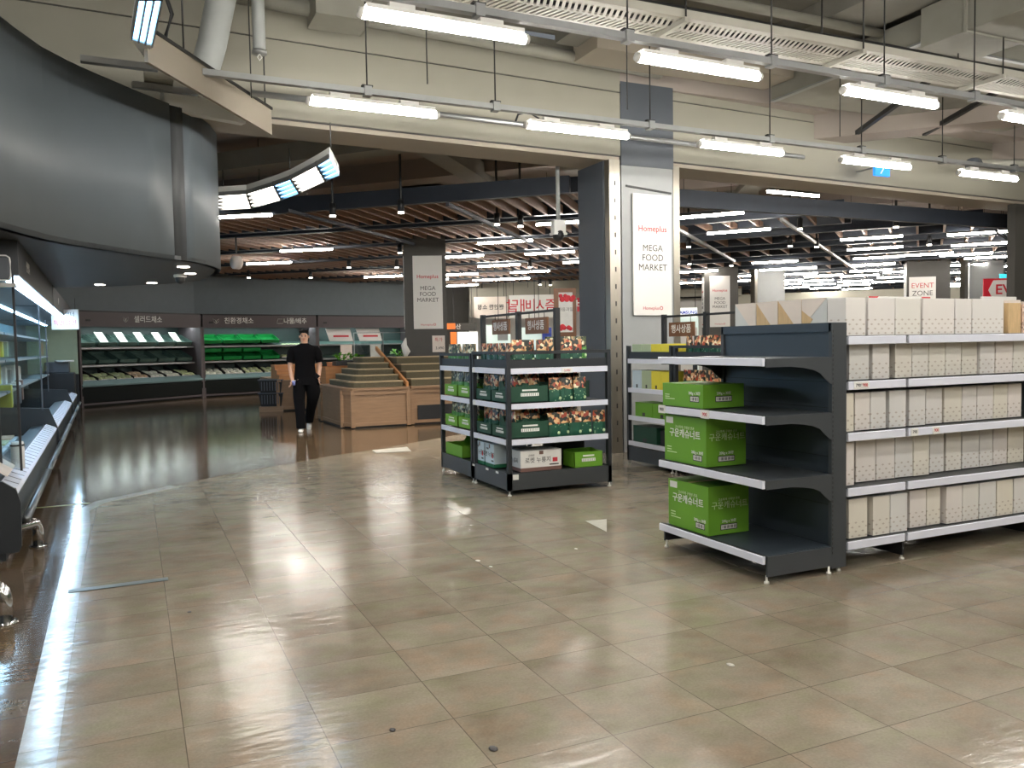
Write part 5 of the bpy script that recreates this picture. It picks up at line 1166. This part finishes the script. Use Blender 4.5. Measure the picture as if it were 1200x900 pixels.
# ================================================================== PRODUCE WALL CASES
def produce_case(x0, y0, x1, y1, lab, signs, kind):
    a = math.atan2(y1-y0, x1-x0); L = math.hypot(x1-x0, y1-y0)
    t = thing('produce_case', lab, 'refrigerated case', (x0, y0, 0), a, 'open produce cases along the curved wall')
    def prof(pr, m, nm, x=0.0, b=None, par=None):
        return MB().profx(pr, x, L if b is None else b, m).build(nm, par or t)
    prof([(0.06, 0), (0.06, 0.10), (0, 0.12), (-0.02, 0.46), (0.0, 0.50), (0.10, 0.66), (0.16, 0.66), (0.16, 0.50), (0.95, 0.62), (0.95, 0)], M_CASEBK, 'base')
    prof([(-0.02, 0.52), (-0.01, 0.55), (0.10, 0.67), (0.085, 0.68), (-0.04, 0.56), (-0.04, 0.52)], M_BUMPTEAL, 'front_bumper')
    prof([(0.0, 0.05), (0.0, 0.10), (0.03, 0.10), (0.03, 0.05)], M_CASEH, 'kick_plate')
    prof([(0.90, 0.6), (0.95, 0.6), (0.95, 2.10), (0.90, 2.10)], M_CASEIN, 'back_liner')
    prof([(0.0, 2.10), (-0.02, 2.44), (0.95, 2.44), (0.95, 2.10)], M_CASEH, 'header')
    prof([(-0.01, 2.065), (-0.01, 2.10), (0.0, 2.10), (0.0, 2.065)], M_CASEH, 'strip_hiding_lip')  # lip added to hide the added light strip behind it
    prof([(0.0, 2.44), (0.0, 2.48), (0.95, 2.48), (0.95, 2.44)], M_BLACK, 'header_trim')
    prof([(0.30, 2.099), (0.30, 2.092), (0.42, 2.092), (0.42, 2.099)], M_PRODFILL, 'light_strip', 0.05, L-0.05)
    for xx in (0, L): MB().box((xx-0.03, -0.01, 0), (xx+0.03, 0.95, 2.10), M_CASEH).build('side_panel', t)
    zs = (1.06, 1.52)
    for z in zs: prof([(0.28, z), (0.90, z+0.12), (0.90, z+0.09), (0.28, z-0.03)], M_CRATE, 'shelf'); prof([(0.265, z-0.035), (0.265, z+0.012), (0.28, z+0.012), (0.28, z-0.035)], M_RAIL if kind == 'x' else M_GALV, 'price_rail')
    MB().box((0.18, -0.03, 2.20), (0.30, -0.012, 2.25), M_BLACK).build('controller', t)
    for (fx, s_, sz) in signs: lettering(s_, sz, M_WHITETXT, t, (L*fx, -0.018, 2.27), FMY, bold=0.002)
    return t, L, a
def put(t, L, a, x, y): return Vector((t.location.x+math.cos(a)*x-math.sin(a)*y, t.location.y+math.sin(a)*x+math.cos(a)*y, 0))
def leaf_mark(t, x): 
    mb = MB()
    for s in (-1, 1): mb.tube([(x, -0.022, 2.19), (x+s*0.06, -0.022, 2.24), (x+s*0.09, -0.022, 2.33), (x+s*0.02, -0.022, 2.29), (x, -0.022, 2.22)], 0.006, M_WHITETXT, 5)
    mb.build('leaf_mark', t)
p1, L1, a1 = produce_case(-1.21, 23.60, 1.84, 26.02, 'open produce case with salad sign, mostly empty dark crates', [(0.53, '샐러드채소', 0.20)], 'a'); leaf_mark(p1, L1*0.53-0.72)
p2, L2, a2 = produce_case(1.90, 26.06, 5.42, 27.02, 'open produce case with bright green crates and white packs', [(0.30, '친환경채소', 0.20), (0.80, '나물/배추', 0.20)], 'b'); leaf_mark(p2, L2*0.30-0.70)
MB().tube([(L2*0.80-0.62, -0.022, 2.2), (L2*0.80-0.42, -0.022, 2.2), (L2*0.80-0.38, -0.022, 2.34), (L2*0.80-0.58, -0.022, 2.34), (L2*0.80-0.62, -0.022, 2.2)], 0.007, M_WHITETXT, 5).build('box_mark', p2)
p3, L3, a3 = produce_case(5.48, 27.04, 9.0, 27.9, 'far produce case behind the person, with two slanted price boards', [(0.93, '과일', 0.18)], 'c')
crate = {}
def make_crate(key, m):
    t = thing('crate', '', 'crate'); mb = MB(); w_, d, h = 0.56, 0.56, 0.11
    mb.box((0, 0, 0), (w_, d, 0.012), m); mb.box((0, 0, 0), (w_, 0.015, h), m); mb.box((0, d-0.015, 0), (w_, d, h), m); mb.box((0, 0, 0), (0.015, d, h), m); mb.box((w_-0.015, 0, 0), (w_, d, h), m)
    for k in range(5): mb.box((0.03, 0.08+k*0.1, 0.012), (w_-0.03, 0.10+k*0.1, 0.02), m)
    mb.build('crate_body', t); crate[key] = [t, False]
make_crate('d', M_CRATE); make_crate('g', M_CRATEG)
def put_crate(key, pos, a, tilt, lab, grp):
    t, u = crate[key]
    if not u: crate[key][1] = True; o = t
    else: o = dup(t, pos)
    o.location = pos; o.rotation_euler = (tilt, 0, a); o['label'] = lab; o['group'] = grp; return o
n1 = 6
for r, (z, nm) in enumerate([(1.10, 'middle'), (1.56, 'top')]):
    for k in range(n1):
        p = put(p1, L1, a1, 0.08+k*(L1-0.1)/n1, 0.30); p.z = z; put_crate('d', p, a1, 0.42, 'empty dark crate on the %s shelf of the salad case, %s from the left' % (nm, ORD[k]), 'dark crates of the salad case')
for k in range(5):
    p = put(p1, L1, a1, 0.85+k*0.60, 0.33); p.z = 1.64
    t = thing('price_card', 'pale card leaning in the salad case top row, %s from the left' % ORD[k], 'price card', p, a1, 'pale cards in the salad case')
    MB().add([(0, 0, 0), (0.24, 0, 0), (0.19, 0.22, 0.30), (-0.05, 0.22, 0.30), (0, 0.01, -0.01), (0.24, 0.01, -0.01), (0.19, 0.23, 0.29), (-0.05, 0.23, 0.29)], [(0,1,2,3),(7,6,5,4),(0,4,5,1),(1,5,6,2),(2,6,7,3),(3,7,4,0)], M_PACKW).build('card', t)
for r, (z, nm, m_) in enumerate([(1.10, 'lower', 4), (1.34, 'middle', 3), (1.60, 'top', 4)]):
    for k in range(m_):
        p = put(p2, L2, a2, 0.08+k*0.62, 0.30+0.0*r); p.z = z; put_crate('g', p, a2, 0.34, 'empty bright green crate, %s row of the second produce case, %s' % (nm, ORD[k]), 'green crates of the second produce case')
# produce on the bottom decks
packs = {}
def make_pack(key, m):
    t = thing('produce_pack', '', 'produce pack'); mb = MB(); mb.ball((0.09, 0.14, 0.04), 0.10, m, 8, (0.9, 1.35, 0.45)); mb.build('pack_body', t); MB().box((0.0, 0.02, 0), (0.18, 0.26, 0.025), M_OFFW).build('dish', t); packs[key] = [t, False]
for k_, m_ in (('w', M_PACKW), ('g', M_PACKG), ('p', M_PACKP)): make_pack(k_, m_)
def put_pack(key, pos, a, lab, grp):
    t, u = packs[key]
    if not u: packs[key][1] = True; o = t
    else: o = dup(t, pos)
    o.location = pos; o.rotation_euler = (0.16, 0, a); o['label'] = lab; o['group'] = grp
def deck(tc, L, a, x0, x1, seq, nm, nbins):
    w_ = (x1-x0)/nbins
    for b in range(nbins+1):
        p = put(tc, L, a, x0+b*w_, 0.18); p.z = 0.64
        t = thing('bin_divider', 'dark divider on the bottom deck of the %s, %s from the left' % (nm, ORD[b]), 'divider', p, a, 'dividers of the %s' % nm)
        MB().add([(0, 0, 0), (0.02, 0, 0), (-0.02, 0.7, 0.22), (-0.04, 0.7, 0.22), (0, 0, 0.09), (0.02, 0, 0.09), (-0.02, 0.7, 0.34), (-0.04, 0.7, 0.34)], [(0,1,2,3),(7,6,5,4),(0,4,5,1),(1,5,6,2),(2,6,7,3),(3,7,4,0)], M_BLACK).build('plate', t)
    for b in range(nbins):
        key = seq[b % len(seq)]
        for i in range(3):
            for j in range(2):
                p = put(tc, L, a, x0+b*w_+0.03+i*(w_-0.05)/3, 0.20+j*0.26); p.z = 0.655+j*0.075+random.uniform(0, 0.02)
                put_pack(key, p, a+random.uniform(-0.1, 0.1), '%s wrapped produce pack in bin %s of the %s, %s row' % ({'w': 'white', 'g': 'pale green', 'p': 'peach'}[key], ORD[b], nm, ['front', 'back'][j]), 'wrapped produce of the %s' % nm)
deck(p1, L1, a1, 0.06, L1-0.06, 'gggpwwg', 'salad case', 7); deck(p2, L2, a2, 0.06, 2.55, 'wwgg', 'second produce case', 4)
for r, z in enumerate((1.10, 1.45)):
    for k in range(6):
        p = put(p2, L2, a2, 2.62+0.14*k, 0.34); p.z = z+0.02; put_pack('g', p, a2, 'small pale jar pack on the %s shelf right of the green crates, %s' % (['lower', 'upper'][r], ORD[k]), 'jar packs of the second produce case')
for k, x in enumerate((0.45, 1.55)):
    p = put(p3, L3, a3, x, 0.1); p.z = 1.62
    t = thing('price_board', 'slanted white price board in the far produce case, %s' % ['left', 'right'][k], 'sign', p, a3, 'slanted price boards of the far produce case')
    MB().add([(0, 0, 0), (0.85, 0, 0), (0.8, 0.12, 0.42), (-0.08, 0.12, 0.42), (0, 0.02, 0), (0.85, 0.02, 0), (0.8, 0.14, 0.42), (-0.08, 0.14, 0.42)], [(0,1,2,3),(7,6,5,4),(0,4,5,1),(1,5,6,2),(2,6,7,3),(3,7,4,0)], M_OFFW).build('board', t); MB().box((0.15, 0.02, 0.14), (0.7, 0.04, 0.20), M_RED).build('red_print', t)
    t = thing('price_board', ['cream card on the far produce case, left', 'pink pack row card on the far produce case, right'][k], 'sign', p+Vector((0.35, 0, -0.62)), a3); MB().box((0, 0, 0), (0.42, 0.02, 0.5), M_PINKCARD).build('board', t)

# ================================================================== OAK PRODUCE BINS
def offp(poly, d):
    c = [sum(p[0] for p in poly)/len(poly), sum(p[1] for p in poly)/len(poly)]
    return [(p[0]+(c[0]-p[0])*d, p[1]+(c[1]-p[1])*d) for p in poly]
def oak_bin(x, y, poly, lab, shelf=False):
    t = thing('produce_bin', lab, 'produce bin', (x, y, 0), 0, 'oak produce bins')
    MB().prism(offp(poly, 0.03), 0.0, 0.05, M_BLACK).build('plinth', t)
    mb = MB(); mb.prism(offp(poly, 0.012), 0.04, 0.67, M_BINWOOD)
    n = len(poly)
    mb.build('body', t)
    mb = MB()
    for i in range(n):
        a = Vector((*poly[i], 0)); b = Vector((*poly[(i+1) % n], 0))
        for z0, z1 in ((0.04, 0.10), (0.59, 0.67)): mb.bar(a+Vector((0,0,(z0+z1)/2)), b+Vector((0,0,(z0+z1)/2)), 0.02, z1-z0, M_BINWOOD)
        for p in (a,): mb.box((p.x-0.035, p.y-0.02, 0.02), (p.x+0.035, p.y+0.02, 0.67), M_BINWOOD)
    mb.build('trim_frame', t)
    MB().prism(offp(poly, -0.03), 0.67, 0.71, M_BINWOOD).build('top_board', t)
    return t
pA = [(0.13, 0.0), (1.14, 0.0), (1.14, 2.3), (-0.03, 2.3), (-0.03, 1.8), (0.0, 0.25)]
bA = oak_bin(3.33, 14.29, pA, 'oak produce bin with stepped grey turf tiers, right of the person')
def tiers(t, x0, x1, y0, rise, n, mm, rounded=True, nm='turf_tier', dy=0.30, z0=0.71):
    for k in range(n):
        xa = x0+0.12*k if rounded else x0; ya = y0+dy*k; zz = z0+rise*k
        if rounded: poly = [(xa+0.16, ya), (x1, ya), (x1, y0+dy*n+0.3), (xa, y0+dy*n+0.3), (xa, ya+0.2), (xa+0.05, ya+0.06)]
        else: poly = [(xa, ya), (x1, ya), (x1, y0+dy*n+0.3), (xa, y0+dy*n+0.3)]
        MB().prism(poly, zz, zz+rise-0.02, mm).build(nm, t); MB().prism(offp(poly, -0.012), zz+rise-0.02, zz+rise, M_TIER if mm is M_TURF else M_BINWOOD2).build('tier_edge', t)
tiers(bA, 0.16, 1.10, 0.16, 0.105, 5, M_TURF)
MB().add([(1.13, 0.05, 0.71), (1.17, 0.05, 0.71), (1.17, 2.1, 1.36), (1.13, 2.1, 1.36), (1.13, 0.05, 0.79), (1.17, 0.05, 0.79), (1.17, 2.1, 1.44), (1.13, 2.1, 1.44)], [(0,1,2,3),(7,6,5,4),(0,4,5,1),(1,5,6,2),(2,6,7,3),(3,7,4,0)], M_BINWOOD2).build('divider_board', bA)
pB = [(0.0, 0.0), (1.25, 0.0), (1.25, 2.4), (0.0, 2.4)]
bB = oak_bin(4.56, 14.35, pB, 'oak produce bin with plain tiers, half behind the rack')
MB().box((0.10, -0.015, 0.10), (1.15, 0.0, 0.36), M_BLACK).build('shade_panel', bB)  # black panel in place of the shade inside an open shelf
tiers(bB, 0.03, 1.22, 0.10, 0.13, 4, M_TURF, False)
pC = [(0.0, 0.0), (1.2, 0.0), (1.2, 2.6), (0.0, 2.6)]
bC = oak_bin(2.95, 19.2, pC, 'oak produce bin behind the person')
tiers(bC, 0.05, 1.15, 0.08, 0.11, 3, M_BINWOOD2, False, 'wood_tier')
bD = oak_bin(4.25, 19.0, [(0.0, 0.0), (2.4, 0.0), (2.4, 2.2), (0.0, 2.2)], 'long oak produce bin behind the stepped turf bin')
tiers(bD, 0.05, 2.35, 0.08, 0.12, 3, M_BINWOOD2, False, 'wood_tier')
def leaf_tray(x, y, z, w_, d, lab, rz=0):
    t = thing('leaf_tray', lab, 'vegetable tray', (x, y, z), rz, 'trays of green leaves')
    mb = MB(); mb.box((0, 0, 0), (w_, d, 0.10), M_BLACK); mb.build('tray', t)
    mb = MB()
    for k in range(60):
        cx, cy, cz = random.uniform(0.04, w_-0.04), random.uniform(0.02, d-0.02), 0.1+random.uniform(0, 0.12)
        a = random.uniform(0, 2*PI); b = random.uniform(0.2, 1.0); L = random.uniform(0.06, 0.12)
        dx, dy, dz = math.cos(a)*L, math.sin(a)*L, b*L; sx, sy = -math.sin(a)*0.035, math.cos(a)*0.035
        mb.add([(cx, cy, cz), (cx+dx*.5+sx, cy+dy*.5+sy, cz+dz*.7), (cx+dx, cy+dy, cz+dz), (cx+dx*.5-sx, cy+dy*.5-sy, cz+dz*.7)], [(0,1,2,3)], M_LEAF)
    o = mb.build('leaves', t); o['kind'] = 'stuff'
leaf_tray(3.80, 17.0, 1.05, 0.62, 0.4, 'black tray heaped with green leaves right of the person'); leaf_tray(5.70, 19.4, 1.08, 0.6, 0.4, 'black tray with green leaves at the far oak bin')
t = thing('wood_crate', 'long pine crate under the nearer leaf tray', 'crate', (3.55, 16.85, 0)); mb = MB()
MB().box((0, 0, 0), (1.3, 0.9, 0.62), M_BINWOOD).build('base', t)
for k in range(4): mb.box((0, -0.01, 0.62+k*0.105), (1.3, 0.01, 0.71+k*0.105), M_BINWOOD2); mb.box((-0.01, 0, 0.62+k*0.105), (0.01, 0.9, 0.71+k*0.105), M_BINWOOD2); mb.box((1.29, 0, 0.62+k*0.105), (1.31, 0.9, 0.71+k*0.105), M_BINWOOD2)
mb.box((0, 0.88, 0.62), (1.3, 0.9, 1.03), M_BINWOOD2); mb.box((0, 0, 0.62), (1.3, 0.9, 0.98), M_BINWOOD2); mb.build('slat_sides', t)
# black baskets
for k in range(2):
    p = at(329, 481, 0); 
    t = thing('basket', ['black plastic basket, lower of the stack left of the person', 'black plastic basket, upper of the stack left of the person'][k], 'basket', (p.x-0.2, p.y-0.1, 0.12+0.30*k), -0.3, 'stacked black baskets')
    mb = MB(); vs = [(-.22,-.16,0),(.22,-.16,0),(.22,.16,0),(-.22,.16,0),(-.27,-.2,.30),(.27,-.2,.30),(.27,.2,.30),(-.27,.2,.30)]
    mb.add(vs, [(0,3,2,1),(0,1,5,4),(1,2,6,5),(2,3,7,6),(3,0,4,7)], M_BLACK); mb.build('basket_body', t)
    mb = MB(); mb.tube([(-.27,-.2,.30),(.27,-.2,.30),(.27,.2,.30),(-.27,.2,.30),(-.27,-.2,.30)], 0.012, M_PILLAR_D, 6); mb.build('rim', t)
    mb = MB()
    for j in range(7): mb.box((-.20+j*.06, -.215, .06), (-.185+j*.06, -.19, .26), M_PILLAR_D)
    mb.build('side_slots', t)
p = at(329, 481, 0); t = thing('basket_stand', 'wooden stand under the black baskets left of the person', 'stand', (p.x-0.2, p.y-0.1, 0), -0.3); MB().box((-.26, -.2, 0), (.26, .2, 0.12), M_BINWOOD).build('stand_body', t)
t = thing('sneeze_screen', 'clear acrylic screens on thin frames over the produce tiers', 'screen', (4.4, 17.9, 0)); MB().box((0, 0, 1.1), (1.3, 0.01, 1.55), M_GLASS).build('pane', t)
for x in (0, 0.65, 1.3): MB().box((x-0.01, -0.01, 0.0), (x+0.01, 0.02, 1.75), M_GALV).build('post', t)
MB().bar((0, 0, 1.74), (1.6, 0, 1.74), 0.02, 0.02, M_GALV).build('rail', t)

# ================================================================== PERSON
PX, PY = 2.68, 14.42
t = thing('person', 'person in black short-sleeved top and black trousers walking, holding a small cup', 'person', (PX, PY, 0), math.radians(-14))
def skin(name, pts, edges, root, m, parent, sub=2):
    me = bpy.data.meshes.new(name); me.from_pydata([p[:3] for p in pts], edges, []); me.materials.append(m)
    o = bpy.data.objects.new(name, me); COL.objects.link(o)
    md = o.modifiers.new('skin', 'SKIN'); md.use_smooth_shade = True
    sk = me.skin_vertices[0].data
    for i, p in enumerate(pts):
        r = p[3]; sk[i].radius = r if isinstance(r, tuple) else (r, r); sk[i].use_root = (i == root)
    sd = o.modifiers.new('sub', 'SUBSURF'); sd.levels = sub; sd.render_levels = sub
    bpy.context.view_layer.update()
    nm = bpy.data.meshes.new_from_object(o.evaluated_get(bpy.context.evaluated_depsgraph_get()))
    bpy.data.objects.remove(o); nm.name = name; nm.materials.clear(); nm.materials.append(m)
    nm.polygons.foreach_set('use_smooth', [True]*len(nm.polygons))
    q = bpy.data.objects.new(name, nm); COL.objects.link(q); q.parent = parent; return q
# x to the picture's right, y away from the camera; the figure faces the camera (-y)
body = [(0, 0.02, 0.98, (0.15, 0.10)), (0, 0.01, 1.15, (0.135, 0.095)), (0, 0, 1.32, (0.16, 0.10)), (0, 0.0, 1.41, (0.08, 0.06)), (0, -0.01, 1.50, 0.052), (0, -0.02, 1.565, (0.068, 0.075)), (0, -0.02, 1.66, (0.074, 0.09)), (0, -0.01, 1.715, (0.05, 0.06)),
        (-0.17, 0.0, 1.38, 0.05), (-0.25, 0.0, 1.16, 0.046), (-0.225, -0.05, 0.94, 0.033), (-0.205, -0.08, 0.87, (0.022, 0.036)),
        (0.17, 0.0, 1.38, 0.05), (0.245, 0.05, 1.17, 0.046), (0.23, 0.0, 0.96, 0.034), (0.21, -0.03, 0.90, (0.025, 0.036)),
        (-0.09, 0.0, 0.90, 0.10), (-0.10, -0.06, 0.52, 0.062), (-0.085, -0.10, 0.12, 0.040), (-0.085, -0.12, 0.06, 0.038),
        (0.09, 0.02, 0.90, 0.10), (0.10, 0.06, 0.52, 0.062), (0.02, 0.42, 0.22, 0.042), (0.02, 0.46, 0.15, 0.038)]
be = [(0,1),(1,2),(2,3),(3,4),(4,5),(5,6),(6,7),(3,8),(8,9),(9,10),(10,11),(3,12),(12,13),(13,14),(14,15),(0,16),(16,17),(17,18),(18,19),(0,20),(20,21),(21,22),(22,23)]
skin('body', body, be, 0, M_SKIN, t)
def loft(mb, rings, m, n=16, caps=False):
    vs = []; fs = []
    for (x, y, z, rx, ry) in rings:
        for k in range(n):
            a = 2*PI*k/n; vs.append((x+rx*math.cos(a), y+ry*math.sin(a), z))
    for i in range(len(rings)-1):
        for k in range(n): fs.append((i*n+k, i*n+(k+1) % n, (i+1)*n+(k+1) % n, (i+1)*n+k))
    if caps: fs += [tuple(range(n)), tuple((len(rings)-1)*n+k for k in range(n))[::-1]]
    mb.add(vs, fs, m, True)
mb = MB()
loft(mb, [(0, 0.02, 0.88, .188, .135), (0, 0.02, 0.95, .186, .135), (0, 0.015, 1.05, .174, .128), (0, 0.01, 1.15, .168, .122), (0, 0, 1.26, .185, .128), (0, 0, 1.36, .210, .132), (0, 0, 1.42, .208, .122), (0, 0, 1.455, .180, .108), (0, 0, 1.485, .125, .09), (0, -0.005, 1.505, .080, .075), (0, -0.005, 1.515, .068, .066)], M_BLACKCLOTH, 20)
for s_, yy in ((-1, 0.0), (1, 0.02)):
    mb.tube([(s_*0.13, 0, 1.41), (s_*0.185, 0, 1.405), (s_*0.215, yy*0.3, 1.35), (s_*0.235, yy*0.6, 1.27), (s_*0.248, yy, 1.19)], [0.07, 0.078, 0.074, 0.068, 0.066], M_BLACKCLOTH, 14, False)
mb.build('shirt', t)
mb = MB()
loft(mb, [(0, 0.02, 1.0, .165, .122), (0, 0.02, 0.93, .182, .135), (0, 0.02, 0.86, .196, .145), (0, 0.015, 0.80, .190, .140)], M_BLACKCLOTH, 20)
def leg(pts):
    loft(mb, pts, M_BLACKCLOTH, 14)
leg([(-0.085, 0.01, 0.88, .108, .13), (-0.10, 0.0, 0.78, .112, .125), (-0.108, -0.02, 0.65, .105, .112), (-0.108, -0.05, 0.52, .094, .10), (-0.10, -0.06, 0.38, .086, .094), (-0.092, -0.08, 0.22, .082, .092), (-0.088, -0.09, 0.06, .080, .095)])
leg([(0.09, 0.02, 0.88, .112, .13), (0.115, 0.02, 0.78, .122, .125), (0.125, 0.02, 0.68, .122, .115), (0.118, 0.03, 0.58, .105, .105), (0.098, 0.09, 0.48, .092, .10), (0.07, 0.20, 0.37, .084, .10), (0.045, 0.31, 0.27, .078, .10), (0.025, 0.40, 0.17, .074, .09), (0.022, 0.43, 0.11, .070, .085)])
mb.tube([(0.15, 0.0, 0.97), (0.205, -0.02, 0.92), (0.215, -0.01, 0.84), (0.17, 0.0, 0.76)], [0.05, 0.06, 0.06, 0.03], M_BLACKCLOTH, 12)
mb.build('trousers', t)
hr = [(0, 0.01, 1.66, (0.080, 0.085)), (0, 0.0, 1.70, (0.078, 0.088)), (0, 0.0, 1.725, (0.05, 0.06)), (0, 0.05, 1.60, (0.07, 0.05)), (0, 0.06, 1.53, (0.05, 0.03))]
skin('hair', hr, [(0,1),(1,2),(0,3),(3,4)], 0, M_HAIR, t)
mb = MB()
for s in (-1, 1): mb.ball((s*0.028, -0.098, 1.635), 0.011, M_INK, 8); mb.tube([(s*0.045, -0.102, 1.655), (s*0.015, -0.106, 1.658)], 0.004, M_HAIR, 6)
mb.tube([(-0.02, -0.100, 1.575), (0, -0.104, 1.573), (0.02, -0.100, 1.575)], 0.004, M_RED, 6); mb.build('eyes_and_mouth', t)
mb = MB(); mb.tube([(0, -0.092, 1.64), (0, -0.112, 1.605), (0, -0.096, 1.595)], [0.008, 0.013, 0.010], M_SKIN, 8)
for s in (-1, 1): mb.ball((s*0.078, -0.01, 1.625), 0.022, M_SKIN, 8, (0.4, 0.8, 1.2))
mb.build('nose_and_ears', t)
def hand(x, y, z, s, curl):
    mb = MB()
    for k in range(4):
        bx = x+s*(-0.02+0.0*k); by = y-0.028+0.018*k; L = (0.030, 0.036, 0.034, 0.026)[k]
        p0 = Vector((bx, by, z)); p1 = p0+Vector((s*-0.006, -0.004, -L)); p2 = p1+Vector((-s*0.014*curl, -0.008*curl, -L*0.75)); p3 = p2+Vector((-s*0.018*curl, -0.004, -L*0.4))
        mb.tube([p0, p1, p2, p3], [0.0095, 0.009, 0.0085, 0.006], M_SKIN, 8)
    mb.tube([(x-s*0.01, y-0.03, z+0.03), (x-s*0.03, y-0.055, z+0.005), (x-s*0.035, y-0.06, z-0.03)], [0.012, 0.010, 0.008], M_SKIN, 8)
    mb.build('fingers', t)
hand(-0.205, -0.085, 0.845, 1, 1.2); hand(0.21, -0.03, 0.875, -1, 0.6)
for (x, y, z, tl, nm) in [(-0.088, -0.15, 0.0, 0.0, 'shoe'), (0.02, 0.42, 0.035, 0.45, 'shoe')]:
    mb = MB(); prs = [(-0.12, 0.03, 0.025), (-0.09, 0.042, 0.04), (-0.02, 0.046, 0.055), (0.05, 0.042, 0.085), (0.10, 0.04, 0.09), (0.13, 0.03, 0.06)]
    vs = []; fs = []
    for (yy, wv, hv) in prs:
        for k in range(8):
            a = 2*PI*k/8; vs.append((wv*math.cos(a), yy, max(0.0, hv/2+hv/2*math.sin(a)*1.05)))
    for i in range(5):
        for k in range(8): fs.append((i*8+k, (i+1)*8+k, (i+1)*8+(k+1) % 8, i*8+(k+1) % 8))
    fs += [tuple(range(8)), tuple(40+k for k in range(8))[::-1]]
    mb.add(vs, fs, M_SHOE, True); o = mb.build(nm, t); o.location = (x, y, z); o.rotation_euler = (tl, 0, 0)
c = math.cos(math.radians(-14)); s = math.sin(math.radians(-14)); lx, ly = -0.185, -0.125
tc_ = thing('cup', 'small pale blue cup in the hand of the walking person', 'cup', (PX+c*lx-s*ly, PY+s*lx+c*ly, 0.80)); MB().tube([(0,0,0), (0,0,0.08)], [0.024, 0.03], M_PHONE, 12).build('cup_body', tc_); MB().tube([(0,0,0.08), (0,0,0.088)], 0.031, M_WHITE, 12).build('rim', tc_)

# ================================================================== FLOOR DETAILS
def tape(u0, v0, u1, v1, w_, m, lab):
    a = at(u0, v0, 0.0); b = at(u1, v1, 0.0); tag(MB().bar(a+Vector((0,0,0.005)), b+Vector((0,0,0.005)), w_, 0.002, m).build('floor_tape'), lab, 'tape')
M_TAPEG = mat('worn_grey_tape', (112, 122, 122), 0.35, var=0.15, scale=20)
tape(80, 694, 197, 679, 0.07, M_TAPEG, 'worn grey strip of tape on the floor near the pale border')
tape(18, 598, 105, 590, 0.02, M_PACKG, 'thin yellowish tape line on the floor by the chilled case')
def patch(px, m, nm, lab):
    P_ = [at(u, v, 0) for u, v in px]; mb = MB(); mb.prism([(p.x, p.y) for p in P_], 0.0036, 0.005, m); tag(mb.build(nm), lab, 'floor patch')
M_WSTICK = mat('scuffed_white_sticker', (196, 192, 180), 0.4, var=0.1, scale=30)
patch([(686, 611), (711, 609), (711, 624)], M_WSTICK, 'floor_sticker', 'white triangular sticker on the floor beside the near end unit')
patch([(436, 528), (477, 524), (482, 529), (441, 531)], M_WSTICK, 'floor_sticker', 'white rectangular sticker on the floor before the oak bins')
for i, (u, v) in enumerate([(460, 855), (578, 877), (222, 717), (560, 657), (575, 664), (856, 779), (675, 643)]):
    p = at(u, v, 0.003); tag(MB().ball((0,0,0), 0.012+0.005*(i % 2), M_INK if i < 3 else M_WSTICK, 7, (1, 1.4, 0.2)).build('debris_speck'), 'tiny %s speck on the floor tiles, %s' % (['dark', 'dark', 'dark', 'pale', 'pale', 'pale', 'pale'][i], ['nearest the bottom left centre', 'on a joint at the bottom centre', 'left near the grey tape', 'in the middle of the floor, left', 'in the middle of the floor, right', 'right of the near end unit', 'left of the near end unit'][i]), 'speck'); bpy.context.scene.collection.objects[-1].location = p

# writing and prints sit on the board or box that carries them
bpy.context.view_layer.update()
for o in [o for o in COL.objects if o.parent and o.name.split('.')[0] in ('lettering', 'barcode', 'print', 'small_print', 'sticker', 'price_tag', 'ring_logo', 'red_print', 'painted_fruit', 'poster', 'leaf_mark', 'box_mark', 'arrow_mark', 'red_stamp', 'logo_patch', 'printed_triangle', 'clamp')]:
    host = [c for c in o.parent.children if c is not o and c.name.split('.')[0] in ('board', 'box', 'panel', 'sheet', 'tray', 'header', 'canopy', 'price_rail', 'red_panel', 'channel') and c.parent is o.parent]
    if host and not o.parent.parent:
        h = host[0]
        if h.location.length < 1e-6: o.parent = h
